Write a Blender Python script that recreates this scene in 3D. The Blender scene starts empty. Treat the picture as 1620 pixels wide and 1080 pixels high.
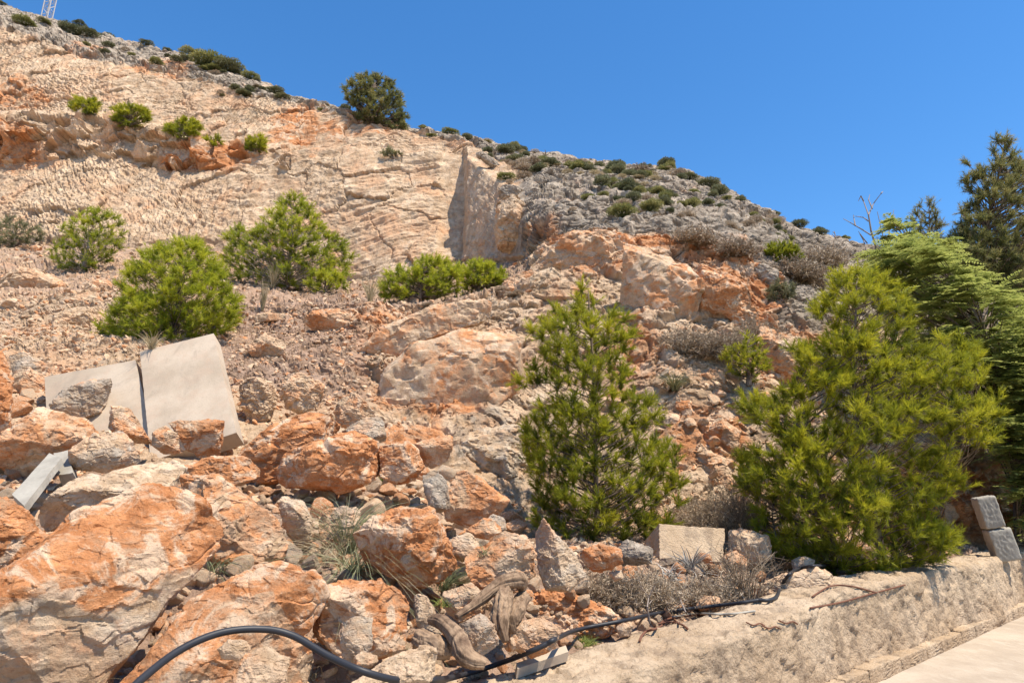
import bpy, math, random
import numpy as np
from mathutils import Vector, Matrix

sc = bpy.context.scene
# ---------------------------------------------------------------- camera
PITCH = math.radians(13.0)
FPX = 1080.0                      # focal length in pixels of the 1620 px wide photograph
CAM = np.array([0.0, 0.0, 1.6])
cam_d = bpy.data.cameras.new("camera")
cam_d.sensor_width = 36.0
cam_d.lens = 36.0 * FPX / 1620.0
cam_d.clip_start = 0.05
cam_d.clip_end = 2000.0
cam = bpy.data.objects.new("camera", cam_d)
sc.collection.objects.link(cam)
cam.location = CAM
cam.rotation_euler = (math.radians(90) + PITCH, 0, 0)
sc.camera = cam

# ---------------------------------------------------------------- light
SUN_EL = math.radians(66)
SUN_H = (0.84, -0.54)             # horizontal direction towards the sun
SUN_AZ = math.atan2(SUN_H[0], SUN_H[1])
world = bpy.data.worlds.new("World")
sc.world = world
world.use_nodes = True
wn = world.node_tree
wn.nodes.clear()
sky = wn.nodes.new("ShaderNodeTexSky")
sky.sky_type = 'NISHITA'
sky.sun_disc = False
sky.sun_elevation = SUN_EL
sky.sun_rotation = SUN_AZ
sky.altitude = 400
sky.air_density = 1.0
sky.dust_density = 0.15
sky.ozone_density = 3.5
bg = wn.nodes.new("ShaderNodeBackground")
bg.inputs['Strength'].default_value = 0.14
wo = wn.nodes.new("ShaderNodeOutputWorld")
hs = wn.nodes.new("ShaderNodeHueSaturation")
hs.inputs['Saturation'].default_value = 1.26
hs.inputs['Value'].default_value = 1.03
hs.inputs['Hue'].default_value = 0.500
wn.links.new(sky.outputs[0], hs.inputs['Color'])
wn.links.new(hs.outputs[0], bg.inputs[0])
wn.links.new(bg.outputs[0], wo.inputs[0])
sun_d = bpy.data.lights.new("sun", 'SUN')
sun_d.energy = 5.0
sun_d.angle = math.radians(0.5)
sun_d.color = (1.0, 0.91, 0.77)
sun = bpy.data.objects.new("sun", sun_d)
sc.collection.objects.link(sun)
hl = math.hypot(*SUN_H)
sdir = Vector((SUN_H[0] / hl * math.cos(SUN_EL), SUN_H[1] / hl * math.cos(SUN_EL), math.sin(SUN_EL)))
sun.rotation_euler = sdir.to_track_quat('Z', 'Y').to_euler()
sc.view_settings.view_transform = 'Standard'
sc.view_settings.look = 'None'
sc.view_settings.exposure = 0.64
sc.view_settings.gamma = 1.0
sc.view_settings.use_curve_mapping = False
sc.cycles.max_bounces = 6
sc.cycles.transparent_max_bounces = 8

RNG = np.random.default_rng(7)
random.seed(7)
COL = sc.collection
F32 = np.float32

# ---------------------------------------------------------------- geometry of view rays
cp, sp = math.cos(PITCH), math.sin(PITCH)

def ray(px, py):
    u = (np.asarray(px, float) - 810.0) / FPX
    v = (540.0 - np.asarray(py, float)) / FPX
    X = u; Y = cp - v * sp; Z = sp + v * cp
    return np.stack(np.broadcast_arrays(X, Y, Z), -1)

def at(px, py, Y):
    d = ray(px, py)
    return CAM + d * (np.asarray(Y, float) / d[..., 1])[..., None]

def proj(P):
    P = np.asarray(P, float) - CAM
    fw = P[..., 1] * cp + P[..., 2] * sp
    up = -P[..., 1] * sp + P[..., 2] * cp
    return 810 + FPX * P[..., 0] / fw, 540 - FPX * up / fw

# ---------------------------------------------------------------- noise
def _h(ix, iy, iz, s):
    n = (ix.astype(np.uint32) * np.uint32(374761393) + iy.astype(np.uint32) * np.uint32(668265263)
         + iz.astype(np.uint32) * np.uint32(2246822519) + np.uint32((s * 3266489917) & 0xffffffff))
    n = (n ^ (n >> np.uint32(13))) * np.uint32(1274126177)
    n = (n ^ (n >> np.uint32(15))) * np.uint32(2654435761)
    return n ^ (n >> np.uint32(16))

def perlin(P, seed=0):
    P = np.asarray(P, F32)
    out = np.empty(len(P), F32)
    for a in range(0, len(P), 400000):
        p = P[a:a + 400000]
        i = np.floor(p); f = p - i; i = i.astype(np.int64)
        w = f * f * f * (f * (f * 6 - 15) + 10)
        r = 0
        for dx in (0, 1):
            wx = w[:, 0] if dx else 1 - w[:, 0]
            for dy in (0, 1):
                wy = w[:, 1] if dy else 1 - w[:, 1]
                for dz in (0, 1):
                    wz = w[:, 2] if dz else 1 - w[:, 2]
                    h = _h(i[:, 0] + dx, i[:, 1] + dy, i[:, 2] + dz, seed)
                    g0 = (h & 1023).astype(F32) / 511.5 - 1
                    g1 = ((h >> 10) & 1023).astype(F32) / 511.5 - 1
                    g2 = ((h >> 20) & 1023).astype(F32) / 511.5 - 1
                    r = r + wx * wy * wz * (g0 * (f[:, 0] - dx) + g1 * (f[:, 1] - dy) + g2 * (f[:, 2] - dz))
        out[a:a + 400000] = r
    return out * 1.2

def fbm(P, octv=4, seed=0, gain=0.5):
    P = np.asarray(P, F32)
    r = 0; a = 1.0
    for o in range(octv):
        r = r + a * perlin(P * (2.03 ** o) + 17.3 * o, seed + o)
        a *= gain
    return r

def ridged(P, octv=3, seed=0, gain=0.5):
    P = np.asarray(P, F32)
    r = 0; a = 1.0
    for o in range(octv):
        r = r + a * (1 - 2.2 * np.abs(perlin(P * (2.07 ** o) + 9.1 * o, seed + o)))
        a *= gain
    return r

def vor(P, seed=0, tilt=1.0):
    """cellular fracture: (F1, F2, per-cell random, tilted facet height)"""
    P = np.asarray(P, F32)
    n = len(P)
    F1 = np.empty(n, F32); F2 = np.empty(n, F32); RR = np.empty(n, F32); H = np.empty(n, F32)
    for a in range(0, n, 300000):
        p = P[a:a + 300000]
        b = np.floor(p - 0.5).astype(np.int64)
        f1 = np.full(len(p), 9, F32); f2 = f1.copy(); rr = np.zeros(len(p), F32); hh = rr.copy()
        for dx in (0, 1):
            for dy in (0, 1):
                for dz in (0, 1):
                    c = b + np.array((dx, dy, dz))
                    h = _h(c[:, 0], c[:, 1], c[:, 2], seed)
                    h2 = _h(c[:, 0], c[:, 1], c[:, 2], seed + 77)
                    j = np.stack([(h & 1023), (h >> 10) & 1023, (h >> 20) & 1023], 1).astype(F32) / 1023 * 0.8 + 0.1
                    q = p - (c.astype(F32) + j)
                    d = np.sqrt((q * q).sum(1))
                    t = np.stack([(h2 & 1023), (h2 >> 10) & 1023, (h2 >> 20) & 1023], 1).astype(F32) / 511.5 - 1
                    hv = (q * t).sum(1) * tilt
                    rv = ((h2 >> 5) & 4095).astype(F32) / 4095
                    m = d < f1
                    f2 = np.where(m, f1, np.minimum(f2, d))
                    rr = np.where(m, rv, rr); hh = np.where(m, hv, hh); f1 = np.where(m, d, f1)
        F1[a:a + 300000] = f1; F2[a:a + 300000] = f2; RR[a:a + 300000] = rr; H[a:a + 300000] = hh
    return F1, F2, RR, H

def sstep(a, b, x):
    t = np.clip((x - a) / (b - a), 0, 1)
    return t * t * (3 - 2 * t)

# ---------------------------------------------------------------- mesh linking
def nrm(v):
    v = np.asarray(v, float)
    return v / (np.linalg.norm(v, axis=-1, keepdims=True) + 1e-12)

def mesh_data(name, V, F, mat=None, smooth=True, cols=None, F2=None):
    """V (n,3); F (m,k) array; F2 optional second face array with another vertex count"""
    me = bpy.data.meshes.new(name)
    V = np.ascontiguousarray(V, F32)
    arrs = [np.asarray(x, np.int32) for x in ([F] + ([F2] if F2 is not None else [])) if len(x)]
    loops = np.concatenate([x.ravel() for x in arrs])
    tot = np.concatenate([np.full(len(x), x.shape[1], np.int32) for x in arrs])
    st = np.concatenate([[0], np.cumsum(tot)[:-1]]).astype(np.int32)
    me.vertices.add(len(V)); me.vertices.foreach_set("co", V.ravel())
    me.loops.add(len(loops)); me.loops.foreach_set("vertex_index", loops.astype(np.int32))
    me.polygons.add(len(tot)); me.polygons.foreach_set("loop_start", st); me.polygons.foreach_set("loop_total", tot)
    me.update(calc_edges=True)
    me.polygons.foreach_set("use_smooth", np.full(len(tot), bool(smooth)))
    if cols is not None:
        for k, v in cols.items():
            at_ = me.color_attributes.new(k, 'FLOAT_COLOR', 'POINT')
            at_.data.foreach_set("color", np.ascontiguousarray(v, F32).ravel())
    if mat is not None:
        me.materials.append(mat)
    return me

def link(name, me, loc=(0, 0, 0), parent=None):
    o = bpy.data.objects.new(name, me)
    COL.objects.link(o)
    o.location = loc
    if parent is not None:
        o.parent = parent
    return o

def mesh_obj(name, V, F, mat, loc=(0, 0, 0), parent=None, **k):
    """V in world coordinates, origin at loc; under a parent the mesh is local to the parent's origin"""
    if parent is not None:
        off = np.array(parent.location)
        return link(name, mesh_data(name, np.asarray(V) - off, F, mat, **k), (0, 0, 0), parent)
    return link(name, mesh_data(name, np.asarray(V) - np.asarray(loc, float), F, mat, **k), tuple(float(x) for x in loc))

def tag(o, label, cat, group=None, kind=None):
    if label: o['label'] = label
    if cat: o['category'] = cat
    if group: o['group'] = group
    if kind: o['kind'] = kind
    return o

def thing(name, loc, label, cat, group=None):
    o = link(name, None, tuple(float(x) for x in loc))
    return tag(o, label, cat, group)

def rnd_frame(d):
    a = nrm(np.cross(d, np.where(np.abs(d[..., 2:3]) < 0.9, np.array([0, 0, 1.0]), np.array([1.0, 0, 0]))))
    return a, np.cross(d, a)

def sticks(P0, P1, r0, r1, sides=5):
    """tapered prisms, vectorised"""
    P0 = np.atleast_2d(P0); P1 = np.atleast_2d(P1); n = len(P0)
    r0 = np.broadcast_to(r0, (n,)); r1 = np.broadcast_to(r1, (n,))
    a, b = rnd_frame(nrm(P1 - P0))
    ang = np.arange(sides) * 2 * np.pi / sides
    c = np.cos(ang)[None, :, None]; s = np.sin(ang)[None, :, None]
    ring = a[:, None] * c + b[:, None] * s
    V = np.concatenate([P0[:, None] + ring * r0[:, None, None], P1[:, None] + ring * r1[:, None, None]], 1)
    k = np.arange(sides)
    f = np.stack([k, (k + 1) % sides, (k + 1) % sides + sides, k + sides], 1)
    F = (f[None] + (np.arange(n) * 2 * sides)[:, None, None]).reshape(-1, 4)
    return V.reshape(-1, 3), F

def tube(path, rad, sides=10, cap=True):
    """one smooth swept tube along a path"""
    P = np.asarray(path, float); n = len(P); rad = np.broadcast_to(rad, (n,))
    T = nrm(np.gradient(P, axis=0))
    a = rnd_frame(T[:1])[0][0]
    ang = np.arange(sides) * 2 * np.pi / sides
    V = []
    for i in range(n):
        a = nrm(a - T[i] * a.dot(T[i])); b = np.cross(T[i], a)
        V.append(P[i] + rad[i] * (np.cos(ang)[:, None] * a + np.sin(ang)[:, None] * b))
    V = np.concatenate(V + [P[:1], P[-1:]])
    k = np.arange(sides)
    f = np.stack([k, (k + 1) % sides, (k + 1) % sides + sides, k + sides], 1)
    F = (f[None] + (np.arange(n - 1) * sides)[:, None, None]).reshape(-1, 4)
    c0 = n * sides; c1 = c0 + 1
    F2 = np.concatenate([np.stack([np.full(sides, c0), (k + 1) % sides, k], 1),
                         np.stack([np.full(sides, c1), k + (n - 1) * sides, (k + 1) % sides + (n - 1) * sides], 1)])
    return V, F, F2

def spline(pts, n):
    """Catmull-Rom through points"""
    P = np.asarray(pts, float)
    P = np.concatenate([2 * P[:1] - P[1:2], P, 2 * P[-1:] - P[-2:-1]])
    m = len(P) - 3
    t = np.linspace(0, m - 1e-6, n); i = t.astype(int); f = (t - i)[:, None]
    a, b, c, d = P[i], P[i + 1], P[i + 2], P[i + 3]
    return 0.5 * (2 * b + (c - a) * f + (2 * a - 5 * b + 4 * c - d) * f ** 2 + (3 * b - a - 3 * c + d) * f ** 3)

def join(parts):
    Vs, Fs, o = [], [], 0
    for V, F in parts:
        Vs.append(V); Fs.append(np.asarray(F) + o); o += len(V)
    return np.concatenate(Vs), np.concatenate(Fs)

# ---------------------------------------------------------------- materials
class NT:
    def __init__(s, name, rough=0.9, spec=0.2):
        s.m = bpy.data.materials.new(name); s.m.use_nodes = True
        s.t = s.m.node_tree; s.b = s.t.nodes['Principled BSDF']
        s.b.inputs['Roughness'].default_value = rough
        s.b.inputs['Specular IOR Level'].default_value = spec
    def n(s, ty, **k):
        nd = s.t.nodes.new(ty)
        for a, v in k.items():
            setattr(nd, a, v)
        return nd
    def l(s, a, b): s.t.links.new(a, b)
    def coord(s, mode='Object', offset=True):
        tc = s.n('ShaderNodeTexCoord')
        if not offset: return tc.outputs[mode]
        oi = s.n('ShaderNodeObjectInfo')
        mu = s.n('ShaderNodeMath', operation='MULTIPLY'); mu.inputs[1].default_value = 37.0
        s.l(oi.outputs['Random'], mu.inputs[0])
        ad = s.n('ShaderNodeVectorMath', operation='ADD')
        s.l(tc.outputs[mode], ad.inputs[0]); s.l(mu.outputs[0], ad.inputs[1])
        return ad.outputs[0]
    def noise(s, co, scale, detail=6, rough=0.6, dist=0.0, st=None):
        if st is not None:
            mp = s.n('ShaderNodeMapping'); mp.inputs['Scale'].default_value = st
            s.l(co, mp.inputs[0]); co = mp.outputs[0]
        nd = s.n('ShaderNodeTexNoise'); nd.inputs['Scale'].default_value = scale
        nd.inputs['Detail'].default_value = detail; nd.inputs['Roughness'].default_value = rough
        nd.inputs['Distortion'].default_value = dist
        s.l(co, nd.inputs['Vector']); return nd.outputs['Fac']
    def math(s, op, a, b=None, c=None, clamp=False):
        nd = s.n('ShaderNodeMath', operation=op); nd.use_clamp = clamp
        for i, x in enumerate((a, b, c)):
            if x is None: continue
            if isinstance(x, (int, float)): nd.inputs[i].default_value = x
            else: s.l(x, nd.inputs[i])
        return nd.outputs[0]
    def ramp(s, f, a, b):
        nd = s.n('ShaderNodeMapRange'); nd.interpolation_type = 'SMOOTHSTEP'
        nd.inputs[1].default_value = a; nd.inputs[2].default_value = b
        s.l(f, nd.inputs[0]); return nd.outputs[0]
    def mix(s, f, a, b, blend='MIX'):
        nd = s.n('ShaderNodeMix', data_type='RGBA', blend_type=blend)
        for i, x in ((0, f), (6, a), (7, b)):
            if isinstance(x, (int, float)): nd.inputs[i].default_value = x
            elif isinstance(x, tuple): nd.inputs[i].default_value = (*x, 1)
            else: s.l(x, nd.inputs[i])
        return nd.outputs[2]
    def bump(s, hgt, dist, strength=1.0, prev=None):
        nd = s.n('ShaderNodeBump'); nd.inputs['Distance'].default_value = dist
        nd.inputs['Strength'].default_value = strength
        s.l(hgt, nd.inputs['Height'])
        if prev is not None: s.l(prev, nd.inputs['Normal'])
        return nd.outputs[0]
    def done(s, col=None, nor=None):
        if col is not None:
            if isinstance(col, tuple): s.b.inputs['Base Color'].default_value = (*col, 1)
            else: s.l(col, s.b.inputs['Base Color'])
        if nor is not None: s.l(nor, s.b.inputs['Normal'])
        return s.m

def rock_material(name, k, bump_d, offset=True, strokes=False):
    """k: pattern scale. Attribute zone: R orange, G grey, B soil, A per-facet random"""
    t = NT(name, 0.92, 0.15)
    co = t.coord('Object', offset)
    at_ = t.n('ShaderNodeAttribute'); at_.attribute_name = 'zone'
    sep = t.n('ShaderNodeSeparateColor'); t.l(at_.outputs['Color'], sep.inputs[0])
    R, G, B, A = sep.outputs[0], sep.outputs[1], sep.outputs[2], at_.outputs['Alpha']
    big = t.noise(co, 0.9 * k, 7, 0.66, 0.6)
    med = t.noise(co, 3.2 * k, 8, 0.70, 0.3)
    fine = t.noise(co, 16 * k, 6, 0.75)
    vein = t.noise(co, 1.6 * k, 8, 0.68, 0.7)
    lam = t.noise(co, 4.0 * k, 8, 0.7, 0.5, st=(0.6, 0.7, 1.7))
    cream = t.mix(t.ramp(med, 0.30, 0.68), (0.41, 0.27, 0.16), (0.68, 0.515, 0.355))
    cream = t.mix(t.ramp(big, 0.46, 0.66), cream, (0.58, 0.36, 0.215))
    orange = t.mix(t.ramp(med, 0.34, 0.66), (0.37, 0.135, 0.045), (0.60, 0.27, 0.115))
    orange = t.mix(t.math('MULTIPLY', t.ramp(lam, 0.50, 0.68), 0.75), orange, (0.62, 0.41, 0.26))
    orange = t.mix(t.math('MULTIPLY', t.ramp(vein, 0.51, 0.60), 0.8), orange, (0.66, 0.50, 0.35))
    grey = t.mix(t.ramp(med, 0.33, 0.67), (0.20, 0.155, 0.115), (0.47, 0.395, 0.31))
    soil = t.mix(t.ramp(med, 0.35, 0.65), (0.27, 0.165, 0.105), (0.46, 0.315, 0.225))
    def blend(w, amp, n_):
        return t.math('ADD', w, t.math('MULTIPLY', t.math('SUBTRACT', n_, 0.5), amp))
    mixn = t.math('ADD', t.math('MULTIPLY', vein, 0.6), t.math('MULTIPLY', med, 0.4))
    c = t.mix(t.ramp(blend(G, 1.6, mixn), 0.30, 0.70), cream, grey)
    c = t.mix(t.ramp(blend(B, 1.0, med), 0.32, 0.68), c, soil)
    of = blend(R, 2.6, t.math('ADD', t.math('MULTIPLY', big, 0.5), t.math('MULTIPLY', med, 0.5)))
    c = t.mix(t.math('MULTIPLY', t.ramp(of, 0.22, 0.74), 0.97), c, orange)
    c = t.mix(t.math('MULTIPLY', t.ramp(fine, 0.54, 0.68), 0.6), c, (0.20, 0.12, 0.075))
    c = t.mix(t.math('MULTIPLY', t.ramp(fine, 0.42, 0.30), 0.35), c, (0.68, 0.56, 0.44))
    br = t.math('ADD', 0.72, t.math('ADD', t.math('MULTIPLY', A, 0.26), t.math('MULTIPLY', fine, 0.22)))
    vm = t.n('ShaderNodeVectorMath', operation='SCALE'); t.l(c, vm.inputs[0]); t.l(br, vm.inputs['Scale'])
    rid = t.n('ShaderNodeTexNoise'); rid.noise_type = 'RIDGED_MULTIFRACTAL'; rid.inputs['Scale'].default_value = 2.6 * k
    rid.inputs['Detail'].default_value = 7; rid.inputs['Roughness'].default_value = 0.6
    t.l(co, rid.inputs['Vector'])
    nb = t.bump(rid.outputs['Fac'], bump_d * 0.9, 0.8)
    nb = t.bump(med, bump_d * 3.0, 0.9, nb)
    nb = t.bump(lam, bump_d * 2.0, 0.8, nb)
    if strokes:
        wv = t.n('ShaderNodeTexNoise'); wv.noise_type = 'RIDGED_MULTIFRACTAL'; wv.inputs['Scale'].default_value = 4.5
        wv.inputs['Detail'].default_value = 4; wv.inputs['Distortion'].default_value = .15
        mp = t.n('ShaderNodeMapping'); mp.inputs['Scale'].default_value = (1.6, .7, .42); mp.inputs['Rotation'].default_value = (0, math.radians(26), 0)
        t.l(co, mp.inputs[0]); t.l(mp.outputs[0], wv.inputs['Vector'])
        nb = t.bump(wv.outputs['Fac'], .05, .9, nb)
    nb = t.bump(fine, bump_d, 1.0, nb)
    return t.done(vm.outputs[0], nb)

M_TER = rock_material('quarry_rock', 0.8, 0.035, False, True)
M_ROCK = rock_material('boulder_stone', 2.4, 0.010)
M_STONE = rock_material('rubble_stone', 6.0, 0.005)
# ================================================================= SETTING
# profile of the hillside: px -> [(py, Y)] for levels B..L (near ground, foot, lower face, bench lip, bench back,
# cliff middle, ledge lip, ledge back, quarry edge, hill, skyline)
COLS = {
 -300: [(900, 4.6), (700, 7.5), (560, 10.5), (475, 14), (385, 23.3), (250, 25.6), (188, 26.2), (176, 28.5), (20, 31.2), (0, 33.7), (-30, 37.7)],
 0: [(900, 4.6), (700, 7.5), (560, 10.5), (470, 14), (390, 23.3), (264, 25.6), (190, 25.8), (178, 27.8), (44, 30.32), (27, 32.82), (12, 36.82)],
 90: [(900, 4.6), (695, 7.8), (555, 10.8), (465, 14), (392, 23.1), (258, 25.4), (186, 25.8), (178, 27.6), (72, 29.64), (52, 32.14), (34, 36.14)],
 150: [(900, 4.6), (690, 8), (550, 11), (460, 14.5), (395, 22.8), (252, 25.4), (190, 25.6), (182, 27.6), (95, 29.34), (78, 31.84), (56, 35.84)],
 300: [(900, 4.7), (700, 8.2), (560, 11), (470, 14.5), (390, 23.3), (278, 25.3), (228, 25.6), (218, 27.4), (122, 29.259999999999998), (112, 30.459999999999997), (86, 31.959999999999997)],
 400: [(900, 4.7), (710, 8.4), (570, 11), (478, 15), (400, 23.8), (262, 25.6), (240, 26), (234, 27), (153, 28.8), (143, 30.0), (130, 31.5)],
 480: [(900, 4.7), (720, 8.5), (580, 11), (482, 14.6), (425, 23.8), (275, 25.4), (240, 26), (234, 27), (170, 28.5), (165, 29.7), (160, 31.2)],
 550: [(900, 4.8), (735, 8.5), (590, 11), (482, 13.9), (445, 23.8), (300, 25), (240, 26), (232, 27), (186, 28.2), (182, 29.4), (178, 30.9)],
 650: [(900, 5.0), (760, 8.6), (600, 11.2), (475, 13.4), (442, 23.5), (330, 24.7), (246, 26), (240, 27), (216, 27.9), (212, 29.099999999999998), (208, 30.599999999999998)],
 733: [(905, 5.2), (785, 8.8), (610, 11.3), (470, 13.3), (418, 23.6), (330, 24.8), (252, 25.8), (246, 26.2), (229, 26.68), (225, 27.88), (220, 29.38)],
 740: [(905, 5.2), (786, 8.8), (610, 11.3), (466, 13.3), (418, 22.8), (330, 23.4), (250, 24.3), (240, 25.2), (229, 27), (225, 28), (220, 29)],
 790: [(925, 5.6), (810, 9.2), (620, 11.4), (456, 13.4), (415, 20.9), (350, 21.4), (292, 22.2), (270, 23.4), (255, 25), (245, 27), (235, 29)],
 830: [(925, 5.9), (820, 9.5), (630, 11.4), (446, 13.5), (410, 18.5), (355, 19), (325, 20.0), (298, 22), (268, 24.5), (258, 27), (247, 30)],
 870: [(910, 6.4), (825, 9.6), (635, 11.3), (430, 13.8), (374, 15.9), (358, 17), (338, 19), (305, 21), (275, 24), (262, 27), (252, 30)],
 950: [(895, 7.0), (830, 9.8), (640, 11.5), (435, 14.0), (366, 15.3), (350, 16.5), (328, 18.5), (300, 21), (282, 25), (272, 27), (262, 30)],
 1050: [(890, 7.6), (835, 9.9), (600, 11.4), (455, 13.5), (374, 14.8), (356, 16), (337, 18), (315, 21), (292, 25), (282, 27), (272, 29)],
 1150: [(885, 8.2), (840, 10), (620, 11.3), (490, 13), (404, 14.5), (385, 15.5), (365, 17.5), (345, 20), (324, 23), (315, 25), (304, 27)],
 1250: [(880, 8.9), (842, 10.2), (640, 11.4), (540, 13), (470, 14.5), (440, 15.5), (425, 17), (405, 19), (388, 21), (380, 23), (370, 25)],
 1350: [(878, 9.7), (845, 10.8), (660, 12), (600, 13), (520, 15), (470, 17), (450, 19), (430, 21), (412, 23), (404, 25), (394, 27)],
 1450: [(874, 10.5), (850, 11.6), (700, 12.6), (620, 14), (540, 16), (480, 18), (455, 20), (435, 22), (418, 25), (408, 28), (396, 31)],
 1620: [(868, 12), (853, 13.2), (700, 14.4), (620, 16), (540, 18), (480, 20), (455, 22), (435, 25), (418, 28), (408, 31), (396, 34)],
 2300: [(860, 18), (850, 19), (700, 21), (620, 22), (540, 24), (480, 26), (455, 28), (435, 30), (418, 33), (408, 36), (396, 40)],
}
CPX = np.array(sorted(COLS)); CA = np.array([COLS[k] for k in CPX], float)      # (ncol, 11, 2)

WF = np.array([0.0, 3.74]); WD = nrm(np.array([1.0, 0.916])); WN = np.array([WD[1], -WD[0]])   # wall foot line, direction, road side normal
WT = 0.62                                                                                      # wall thickness

def profile(px):
    """levels A..M for an array of px -> py (n,13), Y (n,13)"""
    px = np.atleast_1d(np.asarray(px, float))
    pc = np.clip(px, CPX[0], CPX[-1])
    py = np.stack([np.interp(pc, CPX, CA[:, j, 0]) for j in range(11)], 1)
    Y = np.stack([np.interp(pc, CPX, CA[:, j, 1]) for j in range(11)], 1)
    # level A: a line inside the wall at z 0.35
    o = WF - WN * 0.36
    yA = np.full(len(px), 5.0); pyA = np.full(len(px), 1000.0)
    u = (px - 810) / FPX
    for _ in range(30):
        v = (540 - pyA) / FPX
        s = u / (cp - v * sp)                       # X = s*Y
        # (o + t*WD): X = s*Y
        tt = (s * o[1] - o[0]) / (WD[0] - s * WD[1])
        yn = np.clip(o[1] + tt * WD[1], 1.6, 14)
        k = (0.35 - 1.6) / yn
        v = (k * cp - sp) / (cp + k * sp)
        pyA = 540 - v * FPX
        yA = yn
    pyA = np.minimum(pyA, 1500)
    Y = np.concatenate([yA[:, None], Y, (Y[:, -1] + 20)[:, None]], 1)
    Z = 1.6 + (py[:, -1] * 0)
    d = ray(px, py[:, -1]); zL = 1.6 + Y[:, -2] * d[:, 2] / d[:, 1]
    k = (zL + 1.5 - 1.6) / Y[:, -1]
    v = (k * cp - sp) / (cp + k * sp)
    py = np.concatenate([pyA[:, None], py, (540 - v * FPX)[:, None]], 1)
    return py, Y

def ter(px, py):
    """distance Y of the hillside at a pixel of the photograph"""
    p, Y = profile(px)
    return float(np.interp(-py, -p[0, :12], Y[0, :12]))

def ground(px, py):
    return at(px, py, ter(px, py))

xs = np.concatenate([np.arange(-700, -60, 8), np.arange(-60, 730, 1.75), np.linspace(730, 742, 14)[:-1], np.arange(742, 1690, 1.75), np.arange(1690, 2400, 9)])
NR = [46, 90, 150, 150, 85, 135, 62, 26, 110, 36, 46, 12]
PY, YY = profile(xs)
seg = np.concatenate([np.linspace(j, j + 1, n, endpoint=False) for j, n in enumerate(NR)] + [[12.0]])
i0 = np.minimum(seg.astype(int), 11); fr = seg - i0
def levels(arr): return arr[:, i0] * (1 - fr) + arr[:, i0 + 1] * fr
gpy = levels(PY); gY = levels(YY); gpx = np.repeat(xs[:, None], len(seg), 1)
# soften the creases of the profile (not across the buttress corner)
def blur_rows(a, k):
    for _ in range(k):
        b = a.copy(); b[:, 1:-1] = (a[:, :-2] + a[:, 1:-1] * 2 + a[:, 2:]) / 4; a = b
    return a
GP = at(gpx, gpy, gY)
for c in range(3): GP[..., c] = blur_rows(GP[..., c], 8)
nc, nr_ = gpx.shape
du = np.gradient(GP, axis=0); dv = np.gradient(GP, axis=1)
GN = nrm(np.cross(du, dv))
for _ in range(10):
    GN[1:-1] = GN[:-2] + GN[1:-1] + GN[2:]; GN[:, 1:-1] = GN[:, :-2] + GN[:, 1:-1] + GN[:, 2:]
    GN = nrm(GN)
toCam = nrm(CAM - GP)
GN = np.where((GN * toCam).sum(-1, keepdims=True) < 0, -GN, GN)
SEG = np.repeat(seg[None], nc, 0)

def blob(x, y, rx, ry, soft=1.0):
    d = np.sqrt(((gpx - x) / rx) ** 2 + ((gpy - y) / ry) ** 2)
    return np.clip((1.15 - d) / 0.5, 0, 1) * soft

nat_r = sstep(775, 850, gpx + (gpy - 330) * 0.25)                     # natural hillside right of the quarry
grey = np.maximum(sstep(8.9, 9.1, SEG), nat_r * sstep(5.0, 5.35, SEG))
grey = np.maximum(grey, blob(1075, 440, 45, 60, .75)); grey = np.maximum(grey, blob(790, 380, 30, 60, .5))
grey = np.maximum(grey, blob(760, 590, 80, 80, .55)); grey = np.maximum(grey, blob(760, 690, 60, 60, .5))
grey = np.maximum(grey, blob(1270, 490, 60, 55, .9))
orange = np.zeros_like(grey) + 0.08
for b in [(470, 205, 48, 38, .7), (110, 84, 70, 14, .4), (30, 150, 60, 30, .6), (25, 235, 55, 50, .7), (330, 255, 90, 26, .75), (560, 205, 90, 22, .6), (260, 110, 60, 18, .5),
          (950, 405, 80, 45, .68), (1110, 440, 70, 70, .55), (900, 470, 60, 50, .45), (1000, 560, 60, 80, .55), (1180, 470, 60, 60, .85), (1165, 440, 40, 30, 1.), (690, 610, 110, 60, .68), (650, 690, 70, 36, .65), (620, 530, 80, 50, .45),
          (560, 560, 60, 50, .4), (760, 520, 80, 30, .4), (1230, 560, 70, 60, .5), (1110, 690, 90, 60, .6), (1500, 800, 200, 70, .95), (1050, 400, 150, 25, .6),
          (870, 380, 40, 30, .5), (520, 245, 60, 12, .3), (400, 190, 30, 30, .3)]:
    orange = np.maximum(orange, blob(*b))
soil = np.zeros_like(grey)
soil = np.maximum(soil, sstep(2.4, 2.9, SEG) * (1 - sstep(5.0, 5.1, SEG)) * sstep(640, 560, gpx) * (0.40 + 0.25 * sstep(180, 380, gpx)))
soil = np.maximum(soil, sstep(3.9, 4.0, SEG) * (1 - sstep(5.0, 5.1, SEG)) * 0.55 * (gpx < 840))
soil = np.maximum(soil, (1 - sstep(1.6, 2.1, SEG)) * 0.75)
quarry = sstep(5.0, 5.1, SEG) * (1 - sstep(8.9, 9.05, SEG)) * (1 - nat_r)

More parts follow.
